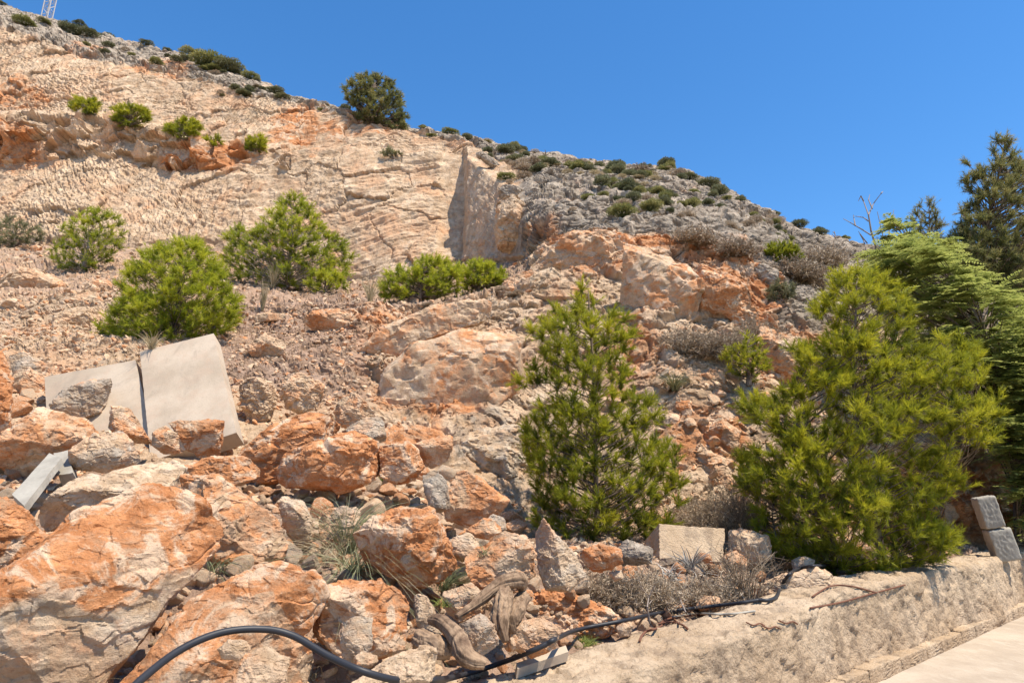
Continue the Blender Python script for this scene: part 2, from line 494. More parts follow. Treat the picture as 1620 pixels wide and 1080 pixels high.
P = GP.reshape(-1, 3); N = GN.reshape(-1, 3)
q = quarry.ravel(); gr = grey.ravel(); so = soil.ravel(); orr = orange.ravel(); dist = P[:, 1]
sc_ = np.clip(dist / 20, 0.35, 1.4)
big = fbm(P * 0.22, 3, 3)
warp = np.stack([fbm(P * 0.6, 2, 31), fbm(P * 0.6, 2, 41), fbm(P * 0.6, 2, 51)], 1)
w2 = np.stack([fbm(P * 2.4, 3, 32), fbm(P * 2.4, 3, 42), fbm(P * 2.4, 3, 52)], 1)
Pw = P + warp * 0.5 + w2 * 0.14
rot = Matrix.Rotation(math.radians(28), 3, 'Y') @ Matrix.Rotation(math.radians(20), 3, 'X')
Pr = Pw @ np.array(rot).T
A1, A2, AR, AH = vor(Pr * np.array([0.42, 0.5, 0.62]), 5)
B1, B2, BR, BH = vor(Pr * np.array([1.3, 1.0, 1.9]), 6)
gA = sstep(0.0, 0.20, A2 - A1); gB = sstep(0.0, 0.16, B2 - B1)
AHs, ARs, BHs, BRs = (AH + .12) * gA, (AR - .5) * gA, (BH + .1) * gB, (BR - .5) * gB
Pf = Pw + w2 * 0.12
C1, C2, CR, CH = vor(Pf * np.array([3.2, 3.2, 4.4]), 8)
near_m = P[:, 1] < 20
D1 = np.zeros(len(P)); D2 = D1.copy() + 1; DR = D1.copy() + .5; DH = D1.copy()
if near_m.any():
    a_ = vor(Pf[near_m] * np.array([8.5, 8.5, 10.5]), 9)
    D1[near_m], D2[near_m], DR[near_m], DH[near_m] = a_
n1 = fbm(P * 1.3, 4, 61)
n2 = fbm(P * 5.5, 3, 71)
r1 = ridged(Pw * 1.7, 4, 81, .6)
rock_nat = 0.50 * AHs + 0.42 * ARs + 0.34 * BHs + 0.28 * BRs + 0.14 * CH + 0.09 * (CR - .5) + 0.06 * DH + 0.03 * (DR - .5) + 0.12 * n1 + 0.04 * n2 + 0.04 * r1 \
    - 0.20 * np.exp(-((A2 - A1) / 0.05) ** 2) - 0.08 * np.exp(-((B2 - B1) / 0.05) ** 2)
hz_ = sstep(5.2, 6.2, SEG).ravel() * nat_r.ravel() + sstep(8.9, 9.4, SEG).ravel()
hz_ = np.clip(hz_, 0, 1)
rock_hill = 0.30 * AHs + 0.20 * ARs + 0.60 * np.sqrt(np.clip(1 - (B1 * 1.2) ** 2, 0, 1)) + 0.2 * BH + 0.15 * CH + 0.12 * np.sqrt(np.clip(1 - (C1 * 1.2) ** 2, 0, 1)) + 0.07 * n1 + 0.05 * n2 + .06 * r1 - .22
rock_nat = rock_nat * (1 - hz_) + rock_hill * hz_
# pick-marked quarry wall: broad planes, slanting tool furrows
tdir = 0.45 + 0.7 * perlin(P * 0.13, 88)
ca_, sa_ = np.cos(tdir), np.sin(tdir)
Pt = np.stack([P[:, 0] * ca_ - P[:, 2] * sa_, P[:, 1], P[:, 0] * sa_ + P[:, 2] * ca_], 1) + w2 * .05
tool = ridged(Pt * np.array([3.6, 1.5, 1.25]), 2, 91, 0.6)
tool2 = ridged(Pt * np.array([1.0, 1.0, 2.4]), 3, 95, .6)
tool3 = ridged(Pt * np.array([6.5, 3, 2.2]), 2, 97, .6)
crk = np.exp(-((A2 - A1) / 0.02) ** 2)
rock_q = 0.16 * AH + 0.12 * (AR - .5) + 0.02 * BH + 0.02 * (BR - .5) + (0.035 * tool + 0.045 * tool2 + 0.05 * tool3) * np.clip(.95 + 1.0 * perlin(P * .35, 44), .55, 1.5) + 0.07 * n1 + 0.015 * n2 - 0.07 * crk
smooth_b = ((sstep(690, 705, gpx) * sstep(850, 815, gpx)) * sstep(5.0, 5.2, SEG) * sstep(8.3, 7.6, SEG)).ravel()
rock_q = rock_q * (1 - smooth_b) + smooth_b * (0.03 * tool + 0.04 * n1 + .02 * n2 + .05 * AH)
rock_s = 0.05 * DH + 0.04 * (DR - .5) + 0.06 * n1 + 0.03 * n2 + 0.06 * CH + 0.05 * (CR - .5) + 0.05 * BH
w_s = np.clip(so * 1.5, 0, 1)
w_near = sstep(13, 6, dist)
# solid bedrock face in the middle: broad planes, few cracks
bed = ((sstep(2.1, 2.5, SEG) * sstep(4.15, 3.95, SEG)) * sstep(520, 600, gpx) * sstep(860, 800, gpx)).ravel()
rock_b = 0.34 * AHs + 0.30 * ARs + 0.16 * BHs + 0.12 * BRs + 0.07 * CH + 0.04 * (CR - .5) + 0.035 * DH + 0.02 * (DR - .5) + 0.08 * n1 + 0.03 * n2 - 0.08 * np.exp(-((A2 - A1) / 0.03) ** 2)
band = ((SEG > 6.0) & (SEG < 7.05) & (gpx < 460)).ravel().astype(F32)
rq = rock_q + band * (0.35 * BH + 0.45 * (BR - .5) + 0.3 * AH)
q = np.maximum(q, smooth_b)
graz = 1 - 0.35 * sstep(9.0, 10.5, SEG).ravel()
d = rock_nat * graz * (1 - q) * np.clip(sc_, .4, 1.1) * 0.72 + rq * q * 1.0
d = d * (1 - bed) + rock_b * bed
w_s = w_s * (1 - bed)
d = d * (1 - w_s) + rock_s * w_s
redge = ((gpx > 1180) & (SEG > 9.5)).ravel()
d = d + (0.30 - 0.16 * q) * big * (1 - w_near)
d *= (1 - 0.75 * w_near)
fade = sstep(0, 0.9, SEG).ravel()
Nd = nrm(N + (np.array([[0.05, -0.9, 0.0]]) * ((1 - q) * sstep(2.2, 3.0, SEG).ravel() * (1 - w_s))[:, None]))
P2 = P + Nd * (d * fade)[:, None]
# vertical fracture relief pushes the ledge floor of the quarry less
rnd = np.clip(0.5 + (BR - .5) * 0.7 + (CR - .5) * 0.5 + (AR - .5) * .4, 0, 1)
hollow = sstep(0.05, -0.22, rock_nat) * (1 - q) * sstep(5.0, 5.4, SEG).ravel() * 0.75
so2 = np.maximum(so, hollow)
q = np.maximum(q, smooth_b)
orr = orr + 0.18 * (BR - .5) + 0.12 * (AR - .5); gr = gr + 0.3 * (BR - .5) * (gr > .3)
zone = np.stack([orr, gr, so2, rnd], 1)
idx = np.arange(nc * nr_).reshape(nc, nr_)
FQ = np.stack([idx[:-1, :-1], idx[1:, :-1], idx[1:, 1:], idx[:-1, 1:]], -1).reshape(-1, 4)
hill = mesh_obj('hillside', P2, FQ, M_TER, cols={'zone': zone})
hill.data.set_sharp_from_angle(angle=math.radians(26))
tag(hill, 'cut limestone quarry hillside rising behind the road', None, kind='structure')
HP = P2.reshape(nc, nr_, 3)
del A1, A2, B1, B2, C1, C2, CH, tool, tool2, warp, Pw, Pr

# ground and road
def sheet(name, x0, y0, x1, y1, z, mat):
    V = np.array([(x0, y0, z), (x1, y0, z), (x1, y1, z), (x0, y1, z)], float)
    return mesh_obj(name, V, np.array([[0, 1, 2, 3]]), mat, (0, 0, 0))
t = NT('dry_ground'); co = t.coord('Object', False)
nn = t.noise(co, 0.7, 6)
M_GROUND = t.done(t.mix(nn, (0.30, 0.21, 0.14), (0.46, 0.36, 0.27)), t.bump(nn, 0.05))
tag(sheet('ground', -400, -300, 400, 500, -0.03, M_GROUND), None, None, kind='structure')
t = NT('worn_concrete_road', 0.9); co = t.coord('Object', False)
a = t.noise(co, 1.1, 7, 0.65, .4); b = t.noise(co, 60, 3, 0.7); g_ = t.noise(co, 9, 5, 0.6, 0, (1, .35, 1))
c = t.mix(t.ramp(a, .3, .7), (0.33, 0.265, 0.20), (0.46, 0.38, 0.295))
c = t.mix(t.math('MULTIPLY', t.ramp(b, .55, .7), .5), c, (0.24, 0.19, 0.15))
c = t.mix(t.math('MULTIPLY', t.ramp(g_, .52, .7), .45), c, (0.50, 0.43, 0.345))
M_ROAD = t.done(c, t.bump(b, 0.006, .8, t.bump(g_, .012)))
# road strip running beside the wall
e0 = np.array([*WF]) - WN * 0.25; al = lambda t_, off: np.array([*(WF + WD * t_ + WN * off)])
ts = np.linspace(-14, 34, 97); of = np.linspace(-0.2, 6.4, 34)
T_, O_ = np.meshgrid(ts, of, indexing='ij')
RX = WF[0] + WD[0] * T_ + WN[0] * O_; RY = WF[1] + WD[1] * T_ + WN[1] * O_
RV = np.stack([RX, RY, 0 * RX], -1).reshape(-1, 3)
RV[:, 2] = 0.012 * perlin(RV * 1.5, 4)
ri = np.arange(97 * 34).reshape(97, 34)
RF = np.stack([ri[:-1, :-1], ri[1:, :-1], ri[1:, 1:], ri[:-1, 1:]], -1).reshape(-1, 4)
tag(mesh_obj('road', RV, RF, M_ROAD), None, None, kind='structure')
# ================================================================= ROCKS, WALL, SLABS
def ico(level):
    import bmesh
    bm = bmesh.new(); bmesh.ops.create_icosphere(bm, subdivisions=level, radius=1.0)
    V = np.array([v.co[:] for v in bm.verts]); F = np.array([[v.index for v in f.verts] for f in bm.faces]); bm.free()
    return V, F
ICO = {k: ico(k) for k in (2, 3, 4, 5, 6)}

def poly_radius(poly, n=720, blur=3):
    """radius of a star-shaped outline around its centroid for n directions"""
    p = np.asarray(poly, float); q = np.roll(p, -1, 0)
    th = np.arange(n) * 2 * np.pi / n - np.pi
    D = np.stack([np.cos(th), np.sin(th)], 1)
    R = np.zeros(n)
    for a, b in zip(p, q):
        e = b - a; den = D[:, 0] * e[1] - D[:, 1] * e[0]
        den = np.where(np.abs(den) < 1e-12, 1e-12, den)
        t_ = (a[0] * e[1] - a[1] * e[0]) / den
        s_ = (a[0] * D[:, 1] - a[1] * D[:, 0]) / den
        R = np.where((t_ > 0) & (s_ >= -1e-6) & (s_ <= 1 + 1e-6), np.maximum(R, t_), R)
    m = np.median(R[R > 0]); R = np.where(R <= 0, m, R)
    for _ in range(blur): R = (np.roll(R, 1) + 2 * R + np.roll(R, -1)) / 4
    return R

def remesh(V, F, size):
    me = mesh_data('tmp', V, F); o = link('tmp', me)
    md = o.modifiers.new('r', 'REMESH'); md.mode = 'VOXEL'; md.voxel_size = size
    ev = o.evaluated_get(bpy.context.evaluated_depsgraph_get()); m2 = ev.to_mesh()
    n = len(m2.vertices); W = np.empty(n * 3, F32); m2.vertices.foreach_get('co', W)
    N_ = np.empty(n * 3, F32); m2.vertices.foreach_get('normal', N_)
    L_ = np.empty(len(m2.loops), np.int32); m2.loops.foreach_get('vertex_index', L_)
    q = L_.reshape(-1, 4).copy(); ev.to_mesh_clear()
    bpy.data.objects.remove(o); bpy.data.meshes.remove(me)
    return W.reshape(-1, 3).astype(float), q, N_.reshape(-1, 3).astype(float)

def boulder(label, poly, Y=None, org=0.3, gry=0.1, soil_=0.0, deep=0.75, seed=1, rough=1.0, facets=7, level=5, cuts=(), push=0.25,
            name='boulder', cat='boulder', group=None, colf=None, tone=0.62):
    """rock whose outline is poly (photograph pixels), standing at distance Y with depth deep x its mean radius"""
    rg = np.random.default_rng(seed * 13 + 5)
    poly = np.asarray(poly, float)
    # centroid of polygon
    x, y = poly.T; x1, y1 = np.roll(x, -1), np.roll(y, -1); cr = x * y1 - x1 * y
    A = cr.sum() / 2; cx = ((x + x1) * cr).sum() / 6 / A; cy = ((y + y1) * cr).sum() / 6 / A
    rpx = math.sqrt(abs(A) / math.pi)
    if Y is None:
        Yb = ter(cx, min(poly[:, 1].max(), 1075) - 0.15 * np.ptp(poly[:, 1]))
        Y = Yb + push * deep * rpx / FPX * Yb
    c = at(cx, cy, Y); w = nrm(c - CAM); r = nrm(np.cross(w, (0, 0, 1.0))); up = np.cross(r, w)
    pd = ray(poly[:, 0], poly[:, 1]); D = (c - CAM).dot(w)
    pp = CAM + pd * (D / (pd @ w))[:, None] - c
    R = poly_radius(np.stack([pp @ r, pp @ up], 1))
    rm = math.sqrt((R ** 2).mean())
    if rpx > 33 and Y < 9: level = 6
    V, F = ICO[level]
    s = 1 / (np.abs(V) ** 2.7).sum(1) ** (1 / 2.7)
    lat = np.hypot(V[:, 0], V[:, 1]); th = np.arctan2(V[:, 1], V[:, 0])
    Rv = np.interp(th, np.arange(720) * 2 * np.pi / 720 - np.pi, R, period=2 * np.pi)
    # superellipse profile; lateral reach stays R on the silhouette
    L = (lat ** 2.5 + np.abs(V[:, 2]) ** 2.5) ** (-1 / 2.5)
    X = V[:, 0] / (lat + 1e-9) * lat * L * Rv; Yy = V[:, 1] / (lat + 1e-9) * lat * L * Rv; Zz = V[:, 2] * L * rm * deep
    Q = np.stack([X, Yy, Zz], 1)                 # z = away from the camera
    fac = rg.random(len(Q)) * 0
    ns = []
    for k in range(facets):
        n_ = nrm(np.array([rg.normal() * 0.6, rg.normal() * 0.6 + 0.15, -abs(rg.normal()) * 0.5 - 0.35 if k % 3 else abs(rg.normal()) * .5 + .3]))
        ns.append((n_, rg.uniform(0.62, 0.86)))
    for cset in cuts: ns.append((nrm(np.array(cset[:3])), cset[3]))
    for n_, h in ns:
        sup = (Q @ n_).max(); e = Q @ n_ - sup * h
        Q = Q - np.clip(e, 0, None)[:, None] * n_ * 0.94
    # even out the faces of the cut shape, then surface relief along its normals
    Wp = Q[:, :1] * r + Q[:, 1:2] * up + Q[:, 2:3] * w
    Wp, F, nn = remesh(Wp, F, rm / (78 if (rpx > 90 and Y < 6) else 46 if rpx > 25 else 26))
    S = Wp / rm + seed * 7.7
    wv = np.stack([fbm(S * 1.8, 2, 11), fbm(S * 1.8, 2, 12), fbm(S * 1.8, 2, 13)], 1) * 0.28
    a1, a2, ar, ah = vor((S + wv * .5) * 1.0, seed % 50 + 1)
    b1, b2, br, bh = vor((S + wv * 0.35) * np.array([2.3, 2.3, 3.4]), seed % 50 + 2)
    c1, c2, cr_, ch = vor((S + wv * 0.3) * np.array([5.5, 5.5, 9.0]), seed % 50 + 3)
    gb = sstep(0, .12, b2 - b1)
    dsp = 0.13 * ah * sstep(0, .25, a2 - a1) + 0.07 * (ar - .5) * sstep(0, .2, a2 - a1) + 0.05 * bh * gb + 0.03 * (br - .5) * gb + 0.024 * ch + 0.014 * (cr_ - .5) + 0.03 * fbm(S * 1.4, 2, 21) \
        + 0.014 * fbm(S * 6, 4, 23) + 0.008 * rough * ridged(S * 9, 3, 33) + 0.006 * fbm(S * 24, 2, 35) - 0.02 * np.exp(-((b2 - b1) / .018) ** 2) * (ar > .72) \
        - (0.05 * np.clip(fbm(S * 4.5, 3, 27) - .1, 0, 1) if rough > 1.1 else 0)
    dsp = dsp - np.percentile(dsp, 80)
    if rpx > 90: dsp = dsp * .7
    Wp = Wp + nn * (dsp * rm * rough)[:, None]
    rnd = np.clip(tone + (br - .5) * 0.8 + (ar - .5) * .5, 0, 1)
    o_ = np.full(len(Wp), float(org)) + 0.35 * (ar - .5); g_ = np.full(len(Wp), float(gry)) + 0.2 * (br - .5); s_ = np.full(len(Wp), float(soil_))
    if colf is not None: o_, g_, s_ = colf(np.stack([Wp @ r, Wp @ up, Wp @ w], 1) / rm, o_, g_, s_)
    zone = np.stack([o_, g_, s_, rnd], 1)
    base = c + np.array([0, 0, Wp[:, 2].min()])
    o = mesh_obj(name, Wp + c, F, M_ROCK, base, cols={'zone': zone})
    o.data.set_sharp_from_angle(angle=math.radians(24))
    return tag(o, label, cat, group)

def big_col(Q, o, g, s):
    lower = sstep(0.10, -0.05, Q[:, 1] - 0.15 * Q[:, 0] + 0.12 * np.sin(Q[:, 0] * 5))
    rim = sstep(-0.45, -0.75, Q[:, 0] + Q[:, 1] * .4)
    o2 = 0.86 * (1 - lower) + 0.12 * lower
    o2 = o2 * (1 - 0.7 * rim * (1 - lower))
    return o2 + .12 * lower, 0.10 + 0.30 * lower, s

B = boulder
B('huge front boulder, orange above and grey cream below, at the lower left corner', [(0, 905), (60, 868), (110, 818), (160, 788), (235, 762), (280, 775), (330, 805), (360, 832), (352, 860), (318, 900), (258, 975), (238, 1005), (190, 1060), (150, 1120), (20, 1150), (-90, 1100), (-110, 960)],
  Y=3.55, deep=0.62, seed=3, level=6, facets=3, cuts=((-.1, .55, -.8, .62), (0.1, -.12, -.98, .62)), colf=big_col, rough=0.9)
B('yellow orange boulder cut off by the left edge, above the huge front boulder', [(-70, 770), (0, 783), (45, 812), (80, 853), (66, 900), (0, 930), (-80, 940)], Y=4.3, org=.62, gry=0, seed=4)
B('tall rust red rock standing at the left edge beside the dark gap', [(-60, 545), (2, 553), (20, 562), (23, 605), (18, 680), (0, 697), (-60, 705)], Y=7.2, org=.95, gry=0, seed=5, facets=4)
B('shaded brown rock behind the rust red rock, touching the broken slab', [(18, 590), (45, 580), (78, 596), (78, 650), (40, 670), (14, 655)], Y=9.3, org=.45, seed=6)
B('grey capped rock peeping over the rust red rock, beside the scree', [(12, 560), (40, 556), (66, 572), (92, 594), (60, 612), (20, 600)], Y=9.6, org=.2, gry=.5, seed=7)
B('cream and tan boulder lying below the broken slab at left', [(22, 672), (60, 643), (110, 655), (160, 666), (163, 684), (120, 712), (80, 722), (60, 768), (5, 750), (-25, 710)], Y=6.8, org=.42, gry=.15, seed=8)
B('white veined rock between the cream boulder and the slabs', [(108, 712), (150, 685), (200, 680), (216, 698), (240, 706), (232, 730), (165, 748), (115, 742)], Y=6.5, org=.12, gry=.42, seed=9, tone=.75)
B('long white topped rock with a shaded grey front above the huge boulder', [(53, 775), (95, 757), (150, 748), (225, 732), (285, 722), (302, 740), (270, 778), (215, 815), (165, 850), (70, 845), (58, 810)], Y=5.3, org=.12, gry=.3, seed=10, cuts=((0, .8, -.6, .5), (0, -.5, -.85, .6)), facets=3, tone=.8)
B('weathered grey stone leaning on the face of the broken slab', [(78, 640), (100, 615), (140, 592), (172, 588), (180, 600), (172, 630), (160, 668), (110, 665), (82, 655)], Y=8.3, org=.1, gry=.6, seed=11, deep=.5)
B('tan angular rock standing in front of the gap between the two slabs', [(158, 652), (172, 641), (205, 645), (222, 668), (244, 706), (214, 704), (184, 690), (160, 668)], Y=7.3, org=.5, seed=12)
B('small pink rock left of the red block', [(238, 682), (262, 672), (286, 690), (302, 716), (262, 722), (240, 705)], Y=7.0, org=.4, seed=13)
B('dark red flat topped block in front of the upright slab', [(264, 668), (300, 660), (357, 661), (346, 722), (322, 727), (294, 712)], Y=7.2, org=.78, gry=.0, seed=14, facets=2, cuts=((0, 1, -.15, .8), (0, -.45, -.9, .6)), tone=.1)
B('low orange rock wedged under the foot of the upright slab', [(288, 738), (335, 722), (385, 720), (425, 748), (370, 775), (300, 765)], Y=6.6, org=.75, seed=15)
B('big dark orange boulder with a grey crest right of the upright slab', [(355, 752), (392, 702), (430, 674), (480, 652), (530, 646), (540, 680), (545, 730), (440, 772), (368, 768)], Y=7.5, org=.95, gry=.05, seed=16, tone=.4)
B('broad rounded orange boulder in the middle of the pile', [(432, 745), (448, 712), (482, 700), (530, 690), (560, 678), (602, 698), (630, 722), (616, 750), (575, 768), (540, 778), (480, 775), (440, 770)], Y=6.9, org=.92, gry=0, seed=17, level=6)
B('round orange rock right of the broad orange boulder', [(598, 705), (640, 696), (662, 712), (674, 738), (656, 762), (628, 768), (600, 755)], Y=7.1, org=.85, gry=0, seed=18)
B('tan wedge shaped block leaning above the round orange rock', [(652, 702), (700, 688), (716, 685), (718, 706), (706, 730), (680, 742), (660, 727)], Y=7.4, org=.4, seed=19, facets=2, cuts=((0, .9, -.3, .75), (0, -.5, -.85, .6)))
B('grey violet rock behind the broad orange boulder', [(534, 685), (575, 660), (605, 658), (614, 700), (585, 705), (545, 700)], Y=7.9, org=.2, gry=.55, seed=20)
B('large smooth orange boulder behind the right edge of the huge front boulder', [(286, 755), (338, 744), (390, 780), (440, 818), (458, 860), (452, 888), (405, 905), (355, 912), (325, 880), (300, 830)], Y=4.9, org=.66, gry=0, seed=21, level=6, facets=4, tone=.6)
B('grey white upright stone with a pale face at the right of the pile', [(667, 750), (690, 741), (706, 760), (714, 802), (700, 820), (678, 805)], Y=6.3, org=.12, gry=.65, seed=22)
B('tan leaning slab of rock below the mottled cliff', [(700, 748), (735, 742), (780, 770), (806, 792), (785, 822), (752, 838), (708, 824), (700, 790)], Y=6.6, org=.55, seed=23)
B('bright orange crumbling boulder in the centre foreground', [(548, 850), (590, 815), (640, 799), (682, 800), (702, 830), (716, 870), (727, 897), (702, 922), (650, 935), (600, 905), (555, 885)], Y=4.7, org=.98, gry=0, seed=24, level=6, rough=1.25)
B('narrow grey cream rock standing beside the large smooth orange boulder', [(438, 792), (455, 775), (482, 790), (498, 832), (491, 862), (470, 868), (448, 835)], Y=5.2, org=.25, gry=.35, seed=25)
B('grey pink rock behind the tall grass tuft', [(500, 818), (530, 795), (567, 800), (574, 845), (552, 875), (508, 865)], Y=5.3, org=.3, gry=.45, seed=26)
B('white rimmed block right of the bright orange boulder', [(708, 852), (740, 842), (762, 855), (757, 878), (730, 889), (712, 882)], Y=5.1, org=.25, gry=.25, seed=27, tone=.8)
B('small orange patched rock above the white rimmed block', [(736, 838), (765, 818), (790, 822), (800, 838), (775, 852), (745, 850)], Y=5.6, org=.5, seed=28)
B('pale grey rock beside the pine shade at the edge of the pile', [(764, 826), (780, 812), (798, 818), (802, 838), (785, 845), (768, 840)], Y=5.9, org=.05, gry=.5, seed=82)
B('cream boulder with a burnt orange hollow left of the pointed stone', [(720, 898), (760, 855), (800, 838), (832, 848), (850, 875), (848, 912), (822, 938), (780, 938), (738, 928)], Y=4.75, org=.52, gry=.0, seed=29, level=6, cuts=((-.3, .6, -.7, .6),))
B('pointed grey white stone standing upright like a fang', [(847, 842), (860, 817), (884, 848), (914, 880), (930, 910), (902, 936), (862, 934), (848, 890)], Y=5.0, org=.12, gry=.42, seed=30, facets=3, cuts=((.6, .2, -.75, .6), (-.5, 0, -.85, .6)), tone=.7)
B('orange topped rock at the foot of the centre pine', [(913, 872), (950, 856), (982, 870), (987, 890), (960, 908), (922, 902)], Y=5.9, org=.62, gry=.2, seed=31)
B('thin grey green stone plate right of the orange topped rock', [(966, 862), (1000, 848), (1036, 865), (1032, 895), (982, 900)], Y=6.4, org=.0, gry=.85, seed=32, deep=.5)
B('large orange and tan boulder under the curve of the black pipe', [(170, 1095), (222, 1040), (270, 985), (312, 940), (362, 914), (440, 889), (492, 905), (517, 940), (502, 975), (480, 1005), (505, 1045), (480, 1110), (300, 1140)], Y=3.7, org=.66, gry=.0, seed=33, level=6, facets=3, cuts=((-.2, .5, -.8, .66), (.4, -.2, -.8, .7)))
B('orange boulder in the foreground below the grass tuft', [(496, 935), (560, 903), (612, 914), (652, 945), (668, 990), (652, 1025), (600, 1045), (540, 1045), (498, 1000)], Y=4.1, org=.85, gry=0, seed=34, level=6)
B('striped grey and cream stone standing on end at the bottom', [(532, 990), (560, 975), (590, 971), (590, 1020), (572, 1050), (542, 1048)], Y=3.6, org=.15, gry=.45, seed=35)
B('white and pink slab of rock at the bottom edge', [(548, 1085), (620, 1036), (670, 1020), (694, 1025), (698, 1062), (664, 1092), (600, 1120), (530, 1120)], Y=3.35, org=.22, gry=.1, seed=36, tone=.85, level=6)
B('small round pink stone against the striped stone', [(553, 1045), (575, 1026), (598, 1030), (602, 1048), (580, 1058), (556, 1056)], Y=3.5, org=.35, gry=0, seed=37, level=4)
B('white stone resting under the arch of the pipe', [(343, 1026), (362, 1010), (392, 1012), (397, 1034), (375, 1046), (350, 1042)], Y=3.1, org=.0, gry=.35, seed=38, level=4, tone=.9, deep=.6)
B('tan sharp rock at the bottom beside the large orange and tan boulder', [(345, 1100), (380, 1030), (430, 1018), (462, 1040), (455, 1080), (440, 1130)], Y=3.15, org=.35, seed=39, tone=.6)
B('upright pale stone right of the foreground orange boulder', [(652, 940), (672, 935), (690, 960), (694, 1005), (676, 1016), (658, 985)], Y=4.2, org=.15, gry=.3, seed=40)
B('tan rock under the driftwood branch', [(700, 935), (745, 922), (775, 945), (765, 975), (725, 985), (700, 965)], Y=4.5, org=.45, seed=41)
B('grey rock lying left of the gnarled stump', [(725, 985), (760, 970), (785, 985), (790, 1020), (760, 1040), (728, 1020)], Y=4.1, org=.1, gry=.5, seed=42)
B('broken kerb like rock beside the gnarled stump', [(800, 985), (860, 975), (890, 995), (880, 1025), (840, 1040), (800, 1025)], Y=4.35, org=.25, gry=.3, soil_=.3, seed=43)
B('orange earth mound of crumbled stones above the pipe', [(805, 985), (825, 945), (870, 930), (930, 945), (975, 968), (1005, 990), (960, 1012), (880, 1025), (820, 1015)], Y=5.9, org=.92, gry=0, seed=44, rough=1.3, level=6, name='earth_mound', cat='mound')
B('white stone beside the pipe and the green herb', [(972, 990), (985, 983), (1003, 990), (1000, 1005), (980, 1008)], Y=5.3, org=.0, gry=.35, seed=45, level=4, tone=.9)
B('flat rough concrete rubble piece on the wall behind the bent pipe', [(1185, 930), (1240, 906), (1292, 896), (1316, 908), (1322, 928), (1292, 948), (1230, 955), (1190, 952)], Y=7.3, org=.05, gry=.25, soil_=.2, seed=46, facets=4, tone=.7)
B('pale stone among the dead scrub left of the rubble piece', [(1092, 955), (1110, 940), (1140, 945), (1145, 960), (1110, 966)], Y=6.6, org=.2, gry=.2, seed=47, level=4, tone=.8)
B('small cream block beside the dry brush and the orange topped rock', [(962, 905), (985, 900), (990, 914), (972, 920)], Y=5.9, org=.1, gry=.1, seed=48, level=4, tone=.8)
B('brown shaded rock left of the round leafed pine bottom', [(1150, 840), (1180, 830), (1215, 850), (1222, 885), (1190, 900), (1150, 885)], Y=8.2, org=.3, gry=.3, seed=49)
B('rounded grey stone at the foot of the big pine', [(1245, 885), (1270, 878), (1290, 885), (1288, 900), (1255, 902)], Y=8.0, org=.1, gry=.4, seed=50, level=4)
B('tan boulder half buried among the dead agave leaves', [(1140, 880), (1165, 870), (1185, 885), (1180, 905), (1150, 908)], Y=7.5, org=.3, gry=.1, seed=51, level=4)
# rocks lodged in the gully between the two pines
B('smooth tan block lodged in the gully behind the centre pine', [(1048, 655), (1075, 652), (1080, 680), (1068, 692), (1050, 686)], Y=11.0, org=.3, seed=52)
B('overhanging orange rock in the gully right of the centre pine', [(1062, 640), (1085, 628), (1108, 645), (1112, 670), (1085, 690), (1070, 665)], Y=11.2, org=.6, seed=53)
B('upright fractured rock in the upper part of the gully', [(1112, 600), (1125, 578), (1148, 590), (1152, 625), (1138, 645), (1118, 635)], Y=11.6, org=.4, seed=54)
B('tilted grey plate of stone at the top of the gully', [(1142, 578), (1152, 574), (1168, 585), (1174, 602), (1160, 598), (1145, 588)], Y=11.4, org=0, gry=.95, seed=55, deep=.5)
B('grey stone under the tilted plate beside the pine branches', [(1168, 605), (1182, 598), (1196, 608), (1194, 640), (1178, 645)], Y=11.3, org=0, gry=.8, seed=56)
B('boulder at the bottom of the gully with an orange underside', [(1115, 665), (1150, 655), (1172, 680), (1170, 715), (1130, 725), (1105, 700)], Y=10.8, org=.5, seed=57)
# blocks at the toe and on the scree
B('pale boulder lying alone on the brown scree', [(510, 538), (525, 530), (538, 540), (536, 552), (515, 552)], Y=12.6, org=.1, gry=.1, seed=58, level=4, tone=.9)
B('small brick coloured cube of rock on the bench at left', [(47, 390), (58, 386), (68, 392), (66, 404), (50, 404)], org=.8, gry=0, seed=59, level=4)
B('flat ledge stone sticking out of the scree at left', [(100, 475), (140, 462), (175, 465), (165, 478), (115, 484)], org=.45, seed=60, level=4)
B('flat cream stone on the scree below the brown bush stalk', [(395, 500), (420, 494), (455, 497), (450, 508), (405, 511)], org=.3, seed=61, level=4)
B('grey brown half buried rock at the left edge of the bench slope', [(0, 480), (15, 468), (30, 476), (28, 486), (5, 490)], org=.1, gry=.4, seed=62, level=4)
